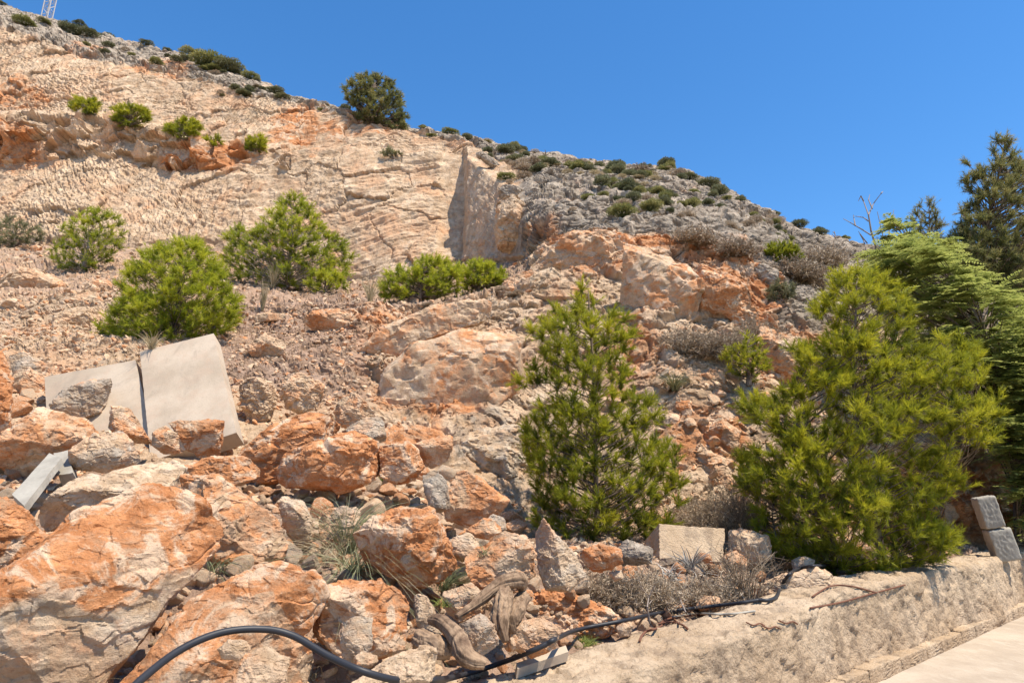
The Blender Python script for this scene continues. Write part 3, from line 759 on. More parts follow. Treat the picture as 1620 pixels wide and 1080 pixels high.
# rock outcrops breaking through the toe slope between slab and cliff
for k, (lb, pl, yy, oo) in enumerate([
    ('knobbly cream outcrop just right of the upright slab', [(375, 600), (400, 585), (425, 590), (440, 625), (430, 665), (395, 680), (380, 645)], 9.3, .2),
    ('cracked cream outcrop above the big dark orange boulder', [(440, 600), (480, 580), (510, 600), (515, 640), (480, 660), (450, 650)], 9.2, .25),
    ('yellow cream outcrop between the outcrops and the mottled cliff', [(525, 640), (560, 620), (590, 640), (600, 668), (560, 685), (530, 670)], 8.7, .25)]):
    B(lb, pl, Y=yy, org=oo, gry=.05, seed=63 + k, deep=.5, rough=1.4, name='rock_outcrop', cat='outcrop')
for lb, pl, yy, oo, gg in [
    ('long tan rib of bedrock running up to the bench edge', [(548, 600), (560, 560), (600, 518), (660, 490), (730, 472), (790, 476), (770, 510), (690, 535), (640, 560), (600, 612), (565, 620)], 12.0, .42, .0),
    ('large mottled orange and grey bedrock face left of the centre pine', [(592, 640), (600, 590), (650, 545), (730, 522), (830, 528), (850, 600), (840, 720), (820, 790), (750, 775), (700, 730), (640, 700)], 11.3, .38, .22),
    ('steep cream and grey bedrock foot behind the tan leaning slab', [(700, 740), (730, 680), (800, 650), (850, 700), (850, 820), (790, 830), (740, 790)], 10.2, .2, .45),
    ('blocky orange crown of the rock face above the centre pine', [(838, 420), (858, 388), (905, 364), (960, 362), (1002, 370), (1015, 420), (985, 470), (920, 490), (865, 470)], 14.5, .55, .05),
    ('tall orange rock face with a flat grey panel right of the centre pine top', [(985, 380), (1010, 368), (1060, 372), (1100, 395), (1122, 450), (1095, 510), (1075, 555), (1015, 550), (980, 480)], 12.9, .45, .34),
    ('fractured orange rock face between the grey panel and the gully', [(1090, 405), (1130, 408), (1170, 432), (1205, 480), (1200, 530), (1150, 535), (1105, 500)], 12.8, .66, .1),
    ('orange brown rock spur at the right side of the gully', [(1180, 520), (1225, 500), (1270, 530), (1285, 580), (1250, 625), (1205, 610), (1185, 570)], 12.1, .5, .15),
    ('cream rock mass at the gully mouth left of the broad pine', [(1070, 715), (1110, 700), (1160, 735), (1190, 790), (1180, 840), (1110, 845), (1080, 790)], 10.6, .32, .1),
    ('tan rock knuckle where the bench gravel meets the orange crown', [(782, 470), (800, 440), (840, 425), (865, 450), (860, 500), (820, 515)], 13.9, .4, .1),
    ('flat cream ledge rock on the scree near the left edge', [(-30, 440), (30, 420), (95, 425), (125, 445), (90, 468), (10, 478)], 15.2, .3, .0),
    ('long low tan ledge rock left of the round pine bush', [(60, 500), (110, 482), (165, 486), (180, 505), (140, 528), (75, 530)], 12.6, .3, .0),
    ('pale ledge rock between the open branched bush and the round bush', [(120, 452), (160, 440), (205, 448), (190, 470), (135, 474)], 14.6, .25, .0),
    ('reddish broken rock rib on the scree below the spreading pine', [(470, 500), (510, 486), (560, 490), (590, 505), (560, 530), (500, 528)], 12.8, .7, .0),
    ('small tan rock rib on the scree right of the tall slab', [(385, 545), (420, 528), (455, 540), (450, 565), (405, 572)], 11.2, .4, .0),
    ('tan split pillar at the right flank of the buttress', [(776, 330), (792, 290), (822, 300), (840, 340), (838, 400), (815, 425), (782, 415)], 19.6, .2, .15)]:
    B(lb, pl, Y=yy, org=oo, gry=gg, seed=90 + len(lb) % 37, deep=.45, rough=.85 if lb.startswith(('large', 'long tan', 'tall')) else 1.2, name='rock_outcrop', cat='outcrop', facets=9, level=6)
# prominent grey crags on the natural hillside
crags = [('large smooth grey crag just right of the buttress top', [(786, 300), (800, 288), (825, 292), (832, 318), (812, 330), (790, 322)]),
         ('rounded grey crag beside the smooth one, with dark scrub above', [(832, 300), (850, 296), (872, 318), (868, 332), (840, 328)]),
         ('white diagonal crag under the crest scrub at the top of the buttress', [(748, 240), (765, 240), (790, 258), (812, 275), (795, 276), (765, 258)]),
         ('broad pale crag in the middle of the natural slope', [(908, 320), (935, 314), (960, 322), (966, 342), (935, 350), (908, 345)]),
         ('knob shaped brown crag standing on the right skyline', [(1190, 330), (1200, 324), (1228, 334), (1236, 350), (1225, 362), (1196, 352)]),
         ('dark hollowed crag below the knob on the skyline', [(1178, 365), (1195, 352), (1216, 362), (1222, 385), (1195, 392), (1178, 382)]),
         ('steep grey crag right of the small green bush', [(1255, 450), (1280, 445), (1305, 460), (1312, 500), (1285, 515), (1258, 490)]),
         ('split grey crag next to the gully head', [(1192, 420), (1210, 412), (1232, 430), (1235, 462), (1212, 470), (1196, 450)])]
for k, (lb, pl) in enumerate(crags):
    B(lb, pl, org=.02, gry=.95, seed=70 + k, deep=.7, rough=1.5, name='crag', cat='crag', push=0.5)

# ---------------------------------------------------------------- concrete
t = NT('cast_concrete', 0.85); co = t.coord('Object')
a = t.noise(co, 1.6, 6, .6); b = t.noise(co, 45, 4, .7); s_ = t.noise(co, 5, 5, .6, .5, (1, .3, 1))
c = t.mix(t.ramp(a, .3, .7), (0.37, 0.29, 0.21), (0.50, 0.405, 0.305))
c = t.mix(t.math('MULTIPLY', t.ramp(s_, .48, .66), .35), c, (0.44, 0.31, 0.22))
w_ = t.noise(co, 2.2, 6, .7, 1.0, (1.2, 1.2, .35)); c = t.mix(t.math('MULTIPLY', t.ramp(w_, .52, .70), .4), c, (0.27, 0.215, 0.165))
c = t.mix(t.math('MULTIPLY', t.ramp(b, .58, .72), .5), c, (0.25, 0.2, 0.16))
M_CONC = t.done(c, t.bump(b, .003, .8, t.bump(a, .01)))
t = NT('old_grey_concrete', 0.9); co = t.coord('Object')
a = t.noise(co, 3, 6, .6); b = t.noise(co, 40, 4, .7)
c = t.mix(t.ramp(a, .3, .7), (0.31, 0.28, 0.23), (0.47, 0.43, 0.355))
M_GREYC = t.done(t.mix(t.math('MULTIPLY', b, .5), c, (.14, .13, .12)), t.bump(b, .004, .8, t.bump(a, .012)))
t = NT('rubble_concrete_wall', 0.95); co = t.coord('Object', False)
a = t.noise(co, 1.3, 6, .6, .5); b = t.noise(co, 26, 6, .75); d_ = t.noise(co, 6, 5, .65)
vv = t.n('ShaderNodeTexVoronoi'); vv.inputs['Scale'].default_value = 42; t.l(co, vv.inputs['Vector'])
c = t.mix(t.ramp(a, .3, .7), (0.40, 0.285, 0.18), (0.53, 0.405, 0.28))
c = t.mix(t.math('MULTIPLY', t.ramp(d_, .5, .7), .45), c, (0.33, 0.235, 0.155))
c = t.mix(t.math('MULTIPLY', t.ramp(b, .55, .72), .55), c, (0.26, 0.18, 0.12))
st = t.noise(co, 1.0, 4, .6, .2, (5, 5, .25)); c = t.mix(t.math('MULTIPLY', t.ramp(st, .50, .66), .55), c, (0.20, 0.145, 0.10))  # dark vertical streaks: tree shadow on the wall face, painted into the colour
c = t.mix(t.math('MULTIPLY', t.ramp(vv.outputs['Distance'], .28, .1), .35), c, (0.60, 0.50, 0.38))
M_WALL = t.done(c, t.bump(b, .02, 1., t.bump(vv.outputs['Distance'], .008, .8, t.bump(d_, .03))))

def slab(name, label, corners, thick, Yc, seed, nick=0.009, mat=None):
    """a cast plate: four front corners (px, py, Y), thickness away from the viewer, chipped edges"""
    C4 = np.array([at(*q_) for q_ in corners])         # order: tl, tr, br, bl
    n = nrm(np.cross(C4[1] - C4[0], C4[3] - C4[0]))
    rd = ray(corners[2][0], corners[2][1]); C4[2] = CAM + rd * ((C4[0] - CAM).dot(n) / rd.dot(n))
    n = n if n.dot(C4[0] - CAM) > 0 else -n
    na, nb_ = 60, 70
    U, W_ = np.meshgrid(np.linspace(0, 1, na), np.linspace(0, 1, nb_), indexing='ij')
    def face(off):
        p = ((1 - U) * (1 - W_))[..., None] * C4[0] + (U * (1 - W_))[..., None] * C4[1] + (U * W_)[..., None] * C4[2] + ((1 - U) * W_)[..., None] * C4[3]
        return p + n * off
    nt = 8; layers = [face(thick * k / (nt - 1)) for k in range(nt)]
    G = np.stack(layers, 0)                            # nt, na, nb, 3
    ctr = G.reshape(-1, 3).mean(0)
    idx = np.full((nt, na, nb_), -1); mask = np.zeros((nt, na, nb_), bool)
    mask[0] = mask[-1] = True; mask[:, 0] = mask[:, -1] = True; mask[:, :, 0] = mask[:, :, -1] = True
    idx[mask] = np.arange(mask.sum()); V = G[mask]
    def q4(I): return np.stack([I[:-1, :-1], I[1:, :-1], I[1:, 1:], I[:-1, 1:]], -1).reshape(-1, 4)
    F = np.concatenate([q4(idx[0]), q4(idx[-1])[:, ::-1], q4(idx[:, 0])[:, ::-1], q4(idx[:, -1]), q4(idx[:, :, 0]), q4(idx[:, :, -1])[:, ::-1]])
    # chips along the borders
    kx = np.broadcast_to(np.minimum(U, 1 - U)[None], mask.shape)[mask]; ky = np.broadcast_to(np.minimum(W_, 1 - W_)[None], mask.shape)[mask]
    e = np.exp(-np.minimum(kx, ky) / 0.02)
    nz = np.clip(fbm(V * 9 + seed, 3, seed), 0, 1) + 0.25
    V = V + nrm(ctr - V) * (e * nz * nick)[:, None] + n * (0.002 * fbm(V * 3, 3, seed + 2))[:, None]
    o = mesh_obj(name, V, F, mat or M_CONC, (ctr[0], ctr[1], V[:, 2].min()), smooth=False)
    return tag(o, label, 'slab', None)

slab('concrete_slab', 'tall beige concrete slab leaning upright on the scree in front of the round pine bush', [(221, 556, 8.9), (338, 527, 8.9), (374, 684, 7.9), (238, 730, 7.7)], 0.22, 8.3, 4)
slab('concrete_slab', 'lower beige concrete slab with a grey stone on its face, left of the tall slab', [(70, 596, 8.9), (214, 569, 8.9), (246, 700, 8.1), (78, 730, 8.0)], 0.24, 8.3, 9)
slab('concrete_plank', 'narrow broken grey concrete plank lying on the boulders at left', [(78, 716, 6.4), (97, 724, 6.2), (38, 800, 5.5), (18, 782, 5.6)], 0.06, 6, 12, .015, M_GREYC)
slab('concrete_chunk', 'small grey concrete chunk beside the broken plank', [(84, 716, 6.6), (108, 711, 6.6), (116, 748, 6.2), (90, 752, 6.2)], 0.16, 6, 14, .03, M_GREYC)
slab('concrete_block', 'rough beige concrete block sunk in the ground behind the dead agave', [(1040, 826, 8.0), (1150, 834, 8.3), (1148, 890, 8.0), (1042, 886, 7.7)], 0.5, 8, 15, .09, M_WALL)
slab('concrete_batten', 'thin broken concrete batten lying on the wall below the pipe', [(816, 1048, 4.35), (895, 1020, 4.7), (900, 1030, 4.6), (818, 1057, 4.28)], 0.06, 4.5, 16, .006)

# two stacked grey blocks at the right end
def box_mesh(c, ax, size, seed, chip=0.012):
    V, F = ICO[5]
    s = 1 / np.abs(V).max(1); Q = V * s[:, None]
    Q = np.sign(Q) * np.minimum(np.abs(Q), 1) ** 0.9
    dd = chip * fbm(Q * 4 + seed, 4, seed)
    W = Q * np.array(size) / 2 * (1 - 0.02 * (np.abs(Q) > .93).sum(1, keepdims=True).clip(1, 3) + .02)
    W = W + nrm(W) * dd[:, None]
    return c + W @ np.array(ax), F
pc = at(1592, 880, 10.4); pc[2] = 0.74
post = thing('block_pillar', pc, 'leaning pillar of two grey concrete blocks at the right end of the wall', 'pillar')
lean = nrm(np.array([-0.17, 0.05, 1.0])); rx_ = nrm(np.cross((0.35, 1, 0), lean)); ry_ = np.cross(lean, rx_)
for k in range(2):
    V, F = box_mesh(pc + lean * (0.22 + 0.47 * k) + rx_ * (-.03 * k), (rx_, ry_, lean), (0.30 - .05 * k, 0.34, 0.45), 31 + k)
    mesh_obj('block', V, F, M_GREYC, parent=post)

# ---------------------------------------------------------------- retaining wall
def wall_top(s): return np.interp(s, [-3, 0, 2, 5, 9], [0.50, 0.55, 0.64, 0.78, 0.78])
ss = np.arange(-4, 15, 0.02); 
sec = [(-0.02, 0.0)] + [(0.00 - 0.08 * z, z) for z in np.linspace(0.02, 0.90, 36)]
prof = []
for a_ in np.linspace(8, 90, 13): prof.append((-0.0725 - 0.06 * (1 - math.cos(math.radians(a_))), 0.90 + 0.10 * math.sin(math.radians(a_))))
top = [(-0.13 - x, 1.0) for x in np.linspace(0.012, WT - 0.20, 36)]
rear = [(-WT - .03, .97), (-WT - .04, .85), (-WT - .05, .4), (-WT - .05, 0.0)]
sec = np.array(sec + prof + top + rear)              # (offset towards road, height fraction)
SS, KK = np.meshgrid(ss, np.arange(len(sec)), indexing='ij')
off = sec[KK, 0]; hz = sec[KK, 1] * wall_top(SS)
bend = 0.05 * np.sin(SS * .9) + 0.03 * np.sin(SS * 2.3 + 1)
WX = WF[0] + WD[0] * SS + WN[0] * (off + bend); WY = WF[1] + WD[1] * SS + WN[1] * (off + bend)
WV = np.stack([WX, WY, hz], -1).reshape(-1, 3)
G3 = WV.reshape(*SS.shape, 3); nW = np.cross(np.gradient(G3, axis=0), np.gradient(G3, axis=1))
nW = nrm(nW); nW *= np.sign((nW * np.array([WN[0], WN[1], 1.0])).sum(-1, keepdims=True) + 1e-9)
for _ in range(12):
    nW[:, 1:-1] = nrm(nW[:, :-2] + nW[:, 1:-1] + nW[:, 2:])
nW = nW.reshape(-1, 3)
v1, v2, vr, vh = vor(WV * np.array([2.6, 2.6, 3.2]), 3); u1, u2, ur, uh = vor(WV * 7.5, 4)
dd = 0.018 * vh + 0.012 * (vr - .5) + 0.014 * uh + 0.012 * (ur - .5) + 0.022 * fbm(WV * 1.2, 3, 8) + 0.018 * fbm(WV * 7, 3, 9) \
     + 0.010 * ridged(WV * 14, 2, 10) - 0.012 * np.exp(-((v2 - v1) / .04) ** 2)
WV = WV + nrm(nW) * dd[:, None]
wi = np.arange(SS.size).reshape(SS.shape)
WFc = np.stack([wi[:-1, :-1], wi[:-1, 1:], wi[1:, 1:], wi[1:, :-1]], -1).reshape(-1, 4)
wall = thing('retaining_wall', (*WF, 0), 'low rough beige concrete retaining wall running along the road', 'wall')
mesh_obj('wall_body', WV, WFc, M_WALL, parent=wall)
fv = []
s0 = 2.6; r_ = random.Random(4)
while s0 < 14:
    ln = r_.uniform(.45, .8); c_ = WF + WD * (s0 + ln / 2) + WN * 0.0
    fv.append(box_mesh(np.array([*c_, 0.05 + r_.uniform(-.01, .01)]), (np.array([*WD, 0]), np.array([-WD[1], WD[0], 0]), np.array([0, 0, 1.])), (ln, 0.14, 0.15), int(s0 * 10), .02))
    s0 += ln + 0.012
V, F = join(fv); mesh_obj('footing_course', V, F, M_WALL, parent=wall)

# ---------------------------------------------------------------- black pipe, rebar, driftwood
t = NT('black_polythene', 0.5, 0.35); co = t.coord('Object'); a = t.noise(co, 6, 4)
M_PIPE = t.done(t.mix(a, (.012, .013, .017), (.035, .035, .04)))
t = NT('rusty_steel', 0.9); co = t.coord('Object'); a = t.noise(co, 30, 4)
M_RUST = t.done(t.mix(a, (.10, .045, .03), (.22, .10, .06)), t.bump(a, .002))
t = NT('weathered_wood', 0.9); co = t.coord('Object'); a = t.noise(co, 7, 5, .6, .6, (1, 1, .2)); b = t.noise(co, 38, 5, .6, .3, (1, 1, .25))
c = t.mix(t.ramp(a, .35, .65), (0.13, 0.08, 0.05), (0.34, 0.23, 0.145)); c = t.mix(t.math('MULTIPLY', t.ramp(b, .5, .65), .7), c, (.08, .05, .03))
M_WOOD = t.done(c, t.bump(b, .006, 1, t.bump(a, .02)))

bpy.context.view_layer.update()
DG0 = bpy.context.evaluated_depsgraph_get()
def hit_surf(px, py):
    d_ = ray(px, py); ok, lo, no, i_, ob, m_ = sc.ray_cast(DG0, Vector(CAM), Vector(d_).normalized())
    return (np.array(lo), np.array(no), ob.name) if ok else (None, None, '')
def pipe(name, label, pts, r, mat, cat, n=160, sides=12):
    q2 = []
    if pts[-1][0] > 700:
        pa = np.array(pts, float); dn = spline(pa, max(int(np.hypot(*np.diff(pa[:, :2], axis=0).T).sum() / 14), 8)); pts = [tuple(v_) for v_ in dn]
    for a_, b_, y_ in pts:
        if a_ > 690:
            lo, no, nm = hit_surf(a_, b_)
            if lo is not None and abs(lo[1] - y_) / y_ < .4: y_ = lo[1] - .02
        q2.append(at(a_, b_, y_) + np.array([0, 0, r * 1.1]))
    if len(q2) > 12:
        q2 = np.array(q2); Yq = q2[:, 1].copy(); near = np.array([x_[0] > 690 for x_ in pts])
        Ym = np.minimum(np.minimum(np.roll(Yq, 1), Yq), np.roll(Yq, -1)); Ym[0], Ym[-1] = Yq[0], Yq[-1]
        for _ in range(2): Ym[1:-1] = (Ym[:-2] + 2 * Ym[1:-1] + Ym[2:]) / 4
        q2 = CAM + (q2 - CAM) * np.where(near, np.minimum(Ym, Yq) / Yq, 1.0)[:, None]
    p = spline(q2, n)
    V, F, F2 = tube(p, r, sides)
    o = mesh_obj(name, V, F, mat, (p[:, 0].mean(), p[:, 1].mean(), p[:, 2].min()), F2=F2)
    return tag(o, label, cat)
pipe('water_pipe', 'long black plastic pipe arching over the boulders and running along the wall top',
     [(185, 1120, 2.6), (225, 1080, 2.75), (282, 1036, 2.95), (345, 1008, 3.1), (410, 1001, 3.2), (462, 1011, 3.25), (520, 1044, 3.2), (580, 1070, 3.15), (640, 1083, 3.3), (700, 1079, 3.6),
      (765, 1062, 4.0), (850, 1030, 4.45), (905, 1002, 4.85), (980, 986, 5.3), (1050, 971, 5.8), (1120, 962, 6.2), (1180, 955, 6.6), (1205, 951, 6.75)], 0.0155, M_PIPE, 'pipe', 300)
pipe('water_pipe', 'short dark pipe bending up behind the rubble piece on the wall', [(1200, 952, 6.75), (1225, 950, 6.8), (1236, 930, 6.9), (1250, 910, 7.0), (1275, 899, 7.2), (1310, 897, 7.6)], 0.016, M_PIPE, 'pipe', 60)
pipe('electric_cable', 'thin pale grey cable lying beside the black pipe on the wall', [(1060, 978, 5.95), (1100, 972, 6.05), (1150, 973, 6.1), (1195, 968, 6.3)], 0.009, M_GREYC, 'cable', 50)
pipe('rusty_rebar', 'curved rusty steel bar hooked down over the wall beside the dead twigs', [(1012, 1016, 5.1), (1020, 1002, 5.25), (1045, 993, 5.35), (1050, 983, 5.5), (1085, 975, 5.85), (1140, 974, 6.05)], 0.009, M_RUST, 'rebar', 60, 7)
pipe('rusty_rebar', 'short bent rusty bar lying on the wall top right of the hooked bar', [(1040, 988, 5.4), (1060, 985, 5.5), (1078, 989, 5.5), (1088, 996, 5.45)], 0.008, M_RUST, 'rebar', 30, 7)
pipe('rusty_rebar', 'straight rusty bar lying along the wall top by the big pine', [(1282, 963, 6.25), (1330, 954, 6.6), (1380, 940, 7.05), (1432, 926, 7.6)], 0.008, M_RUST, 'rebar', 50, 7)
pipe('rusty_rebar', 'rusty bar curving from the rubble piece to the straight bar', [(1285, 945, 6.9), (1315, 928, 7.3), (1350, 929, 7.3), (1385, 938, 7.1)], 0.008, M_RUST, 'rebar', 50, 7)
for px_, py_, Yx in ((1180, 985, 5.5), (1205, 990, 5.5), (1232, 982, 5.8)):
    o = pipe('rusty_rebar', 'rusty wire end poking out of the wall top between pipe and road', [(px_, py_, Yx), (px_ + 12, py_ + 5, Yx - .02), (px_ + 22, py_ + 2, Yx), (px_ + 30, py_ + 6, Yx)], 0.006, M_RUST, 'rebar', 20, 6)
    o['group'] = 'rusty wire ends in the wall top'

def wood(name, label, pts, radii, cat, seed, gnarl=.25, n=110):
    p = spline([at(*q_) for q_ in pts], n); rr = np.interp(np.linspace(0, 1, n), np.linspace(0, 1, len(radii)), radii)
    V, F, F2 = tube(p, rr, 64)
    c_ = np.repeat(p, 64, 0); nn = nrm(V[:-2] - c_)
    ang = np.tile(np.arange(64), n) / 64 * 2 * np.pi
    fl = np.repeat(np.arange(n), 64) / n
    g2 = ridged(np.stack([np.cos(ang) * 1.7 + seed, np.sin(ang) * 1.7, fl * 1.3], 1), 4, seed, .7) * .6 + fbm(V[:-2] * 9, 3, seed) * .6
    V[:-2] += nn * (g2 * gnarl * np.repeat(rr, 64))[:, None]
    o = mesh_obj(name, V, F, M_WOOD, (p[:, 0].mean(), p[:, 1].mean(), p[:, 2].min()), F2=F2)
    return tag(o, label, cat)
wood('driftwood_branch', 'tan barkless branch bending down to the pipe in front of the boulders', [(681, 980, 3.9), (700, 985, 3.85), (725, 1010, 3.75), (738, 1038, 3.65), (768, 1050, 3.65)], [.02, .03, .036, .04, .02], 'branch', 3, .3)
wood('driftwood_branch', 'knotted grey brown root lying diagonally toward the cream boulder', [(722, 975, 4.15), (755, 952, 4.3), (790, 925, 4.4), (822, 918, 4.45), (826, 935, 4.5)], [.01, .02, .03, .034, .015], 'root', 5, .45)
wood('tree_stump', 'gnarled hollow stump with twisted roots right of the tan branch', [(800, 925, 4.45), (796, 955, 4.3), (792, 985, 4.2), (800, 1015, 4.15)], [.022, .04, .034, .01], 'stump', 7, .6)
wood('tree_root', 'short split root fork beside the gnarled stump', [(828, 945, 4.5), (815, 968, 4.35), (810, 990, 4.3), (818, 1000, 4.3)], [.03, .035, .022, .008], 'root', 9, .6, 60)
wood('wood_block', 'chopped dark grey log end between the rocks at the bottom', [(664, 1010, 3.9), (690, 1022, 3.8), (715, 1030, 3.8)], [.04, .045, .03], 'log', 11, .35, 60)

# ---------------------------------------------------------------- loose stones
bpy.context.view_layer.update()
DG = bpy.context.evaluated_depsgraph_get()
def hit_cam(px, py):
    d_ = ray(px, py); ok, lo, no, i_, ob, m_ = sc.ray_cast(DG, Vector(CAM), Vector(d_).normalized())
    return (np.array(lo), np.array(no), ob.name) if ok else (None, None, '')
def hit_down(x, y, z=40.0):
    ok, lo, no, i_, ob, m_ = sc.ray_cast(DG, Vector((x, y, z)), Vector((0, 0, -1)))
    return (np.array(lo), np.array(no), ob.name) if ok else (None, None, '')

def stone_shape(seed, level=3):
    rg = np.random.default_rng(seed); V, F = ICO[level]; V = V.copy()
    for k in range(12):
        n_ = nrm(rg.normal(size=3)); e = V @ n_ - rg.uniform(.52, .82); V = V - np.clip(e, 0, None)[:, None] * n_ * .97
    V = V * np.array([1.0, rg.uniform(.6, .95), rg.uniform(.42, .8)]) * 1.25
    V = V + nrm(V) * (0.07 * fbm(V * 2 + seed, 3, seed))[:, None]
    return V, F

stone_me = []
for k in range(26):
    V, F = stone_shape(200 + k, 4)
    o_, g_ = [(0.1, .30), (.6, .0), (.2, .0), (.05, .5), (.85, 0), (.1, .1)][k % 6]
    zn = np.tile(np.array([[o_, g_, 0.05, 0.7 + .3 * ((k * 7) % 5) / 5]]), (len(V), 1))
    stone_me.append(mesh_data('rubble_stone', V, F, M_STONE, cols={'zone': zn}))
rs = np.random.default_rng(21)
pile_poly = np.array([(0, 560), (60, 575), (230, 740), (370, 700), (540, 690), (680, 690), (790, 800), (860, 870), (1000, 860), (1190, 870), (1310, 900), (1180, 975), (980, 1000), (780, 1075), (0, 1080)], float)
def inside(poly, x, y):
    c = False; j = len(poly) - 1
    for i in range(len(poly)):
        xi, yi = poly[i]; xj, yj = poly[j]
        if (yi > y) != (yj > y) and x < (xj - xi) * (y - yi) / (yj - yi) + xi: c = not c
        j = i
    return c
cnt = 0; tries = 0; spots = []
dens = [(420, 770, 60, 30), (480, 790, 60, 40), (640, 780, 60, 30), (560, 780, 60, 20), (760, 860, 60, 60), (450, 920, 60, 40), (700, 960, 60, 60), (640, 1010, 70, 40), (900, 940, 120, 60), (850, 1010, 90, 40),
        (520, 900, 40, 40), (250, 1010, 60, 60), (1080, 930, 110, 50), (350, 890, 50, 30), (740, 1030, 70, 40), (30, 720, 60, 90), (400, 760, 60, 30), (880, 1040, 60, 30), (960, 990, 80, 25)]
while cnt < 255 and tries < 14000:
    tries += 1
    a_ = dens[rs.integers(len(dens))]
    px_ = a_[0] + rs.normal() * a_[2] * .7; py_ = a_[1] + rs.normal() * a_[3] * .7
    if not inside(pile_poly, px_, py_): continue
    lo, no, nm = hit_cam(px_, py_)
    if lo is None or nm.startswith(('retaining', 'wall_body', 'water', 'concrete')): continue
    if not nm.startswith(('hillside', 'earth', 'rubble', 'pile')): continue
    if no[2] < 0.2: continue
    szp = rs.choice([7, 11, 16, 23], p=[.28, .32, .26, .14]) * (0.8 + .5 * rs.random())
    if not nm.startswith('hillside'): szp *= .55
    s_ = szp / FPX * lo[1]
    if any(np.hypot(*(lo - q_)[:2]) < (s_ + s2) * .8 for q_, s2 in spots): continue
    spots.append((lo, s_))
    me_ = stone_me[rs.integers(26)]
    o = link('rubble_stone', me_, tuple(lo + np.array([0, 0, .25 * s_])))
    o.scale = (s_, s_, s_); o.rotation_euler = (rs.normal() * .35, rs.normal() * .35, rs.random() * 6.28)
    tag(o, 'small broken stone lying loose in the rubble between the boulders', 'stone', 'loose stones among the boulders')
    cnt += 1

def stuff_stones(name, label, pts, sizes, seed, mat, zonef, lvl=2):
    """one mass of uncountable chips: shapes repeated with their own turn and size"""
    rg = np.random.default_rng(seed); base = []
    for k in range(10):
        V, F = stone_shape(400 + k, lvl); base.append((V, F))
    Vs, Fs, Zs, o = [], [], [], 0
    kk = rg.integers(10, size=len(pts))
    for k in range(10):
        m = np.where(kk == k)[0]
        if not len(m): continue
        V, F = base[k]
        an = rg.random(len(m)) * 6.283; tl = rg.normal(size=(len(m), 2)) * .35
        c, s = np.cos(an), np.sin(an)
        W = np.repeat(V[None], len(m), 0)
        x = W[..., 0] * c[:, None] - W[..., 1] * s[:, None]; y = W[..., 0] * s[:, None] + W[..., 1] * c[:, None]
        z = W[..., 2] + x * tl[:, :1] + y * tl[:, 1:]
        W = np.stack([x, y, z], -1) * sizes[m][:, None, None] + pts[m][:, None]
        Vs.append(W.reshape(-1, 3)); Fs.append((F[None] + (np.arange(len(m)) * len(V))[:, None, None]).reshape(-1, 3) + o)
        Zs.append(np.repeat(zonef(pts[m], rg), len(V), 0)); o += len(m) * len(V)
    V = np.concatenate(Vs); c0 = V.mean(0)
    ob = mesh_obj(name, V, np.concatenate(Fs), mat, (c0[0], c0[1], V[:, 2].min()), smooth=False, cols={'zone': np.concatenate(Zs)})
    return tag(ob, label, 'gravel', None, 'stuff')

def scatter_hill(n, cond, rg):
    """random points on the hillside mesh where cond(px, py, seg) holds"""
    out = []
    ii = rg.integers(nc - 1, size=n * 6); jj = rg.integers(nr_ - 1, size=n * 6)
    a = rg.random(n * 6)[:, None]; b = rg.random(n * 6)[:, None]
    p = HP[ii, jj] * (1 - a) * (1 - b) + HP[ii + 1, jj] * a * (1 - b) + HP[ii, jj + 1] * (1 - a) * b + HP[ii + 1, jj + 1] * a * b
    m = cond(gpx[ii, jj], gpy[ii, jj], seg[jj])
    return p[m][:n], gpx[ii, jj][m][:n], gpy[ii, jj][m][:n]
rg = np.random.default_rng(5)
def zrub(p, rg): 
    n = len(p); return np.stack([rg.random(n) * .7, rg.random(n) * .5, rg.random(n) * .3, rg.random(n)], 1)
pt, _, _ = scatter_hill(9000, lambda x, y, s: (x > -250) & (x < 560 + rg.random(len(x)) * 100) & (s > 2.3) & (s < 5.0), rg)
stuff_stones('scree', 'brown and cream stone chips covering the slope above the slabs', pt, (0.02 + 0.045 * rg.random(len(pt)) ** 3) * pt[:, 1] / 12, 6, M_STONE, zrub)
pt, _, _ = scatter_hill(2500, lambda x, y, s: (x > 540) & (x < 850) & (s > 3.85) & (s < 4.9), rg)
stuff_stones('bench_gravel', 'loose gravel on the bench edge below the low green bushes', pt, (0.03 + 0.07 * rg.random(len(pt)) ** 2) * pt[:, 1] / 14, 7, M_STONE, zrub)
pt, _, _ = scatter_hill(9000, lambda x, y, s: (x > -100) & (x < 1500) & (s > 0.3) & (s < 2.2), rg)
stuff_stones('pile_gravel', 'fine rubble filling the gaps under the boulders', pt, (0.012 + 0.05 * rg.random(len(pt)) ** 3), 8, M_STONE, zrub)
pt, _, _ = scatter_hill(3000, lambda x, y, s: (x > 1040) & (x < 1340) & (s > 2.0) & (s < 4.5), rg)
pt = pt[:1300]
stuff_stones('gully_rubble', 'broken rock debris strewn down the gully between the pines', pt, (0.025 + 0.10 * rg.random(len(pt)) ** 4), 9, M_STONE, zrub)
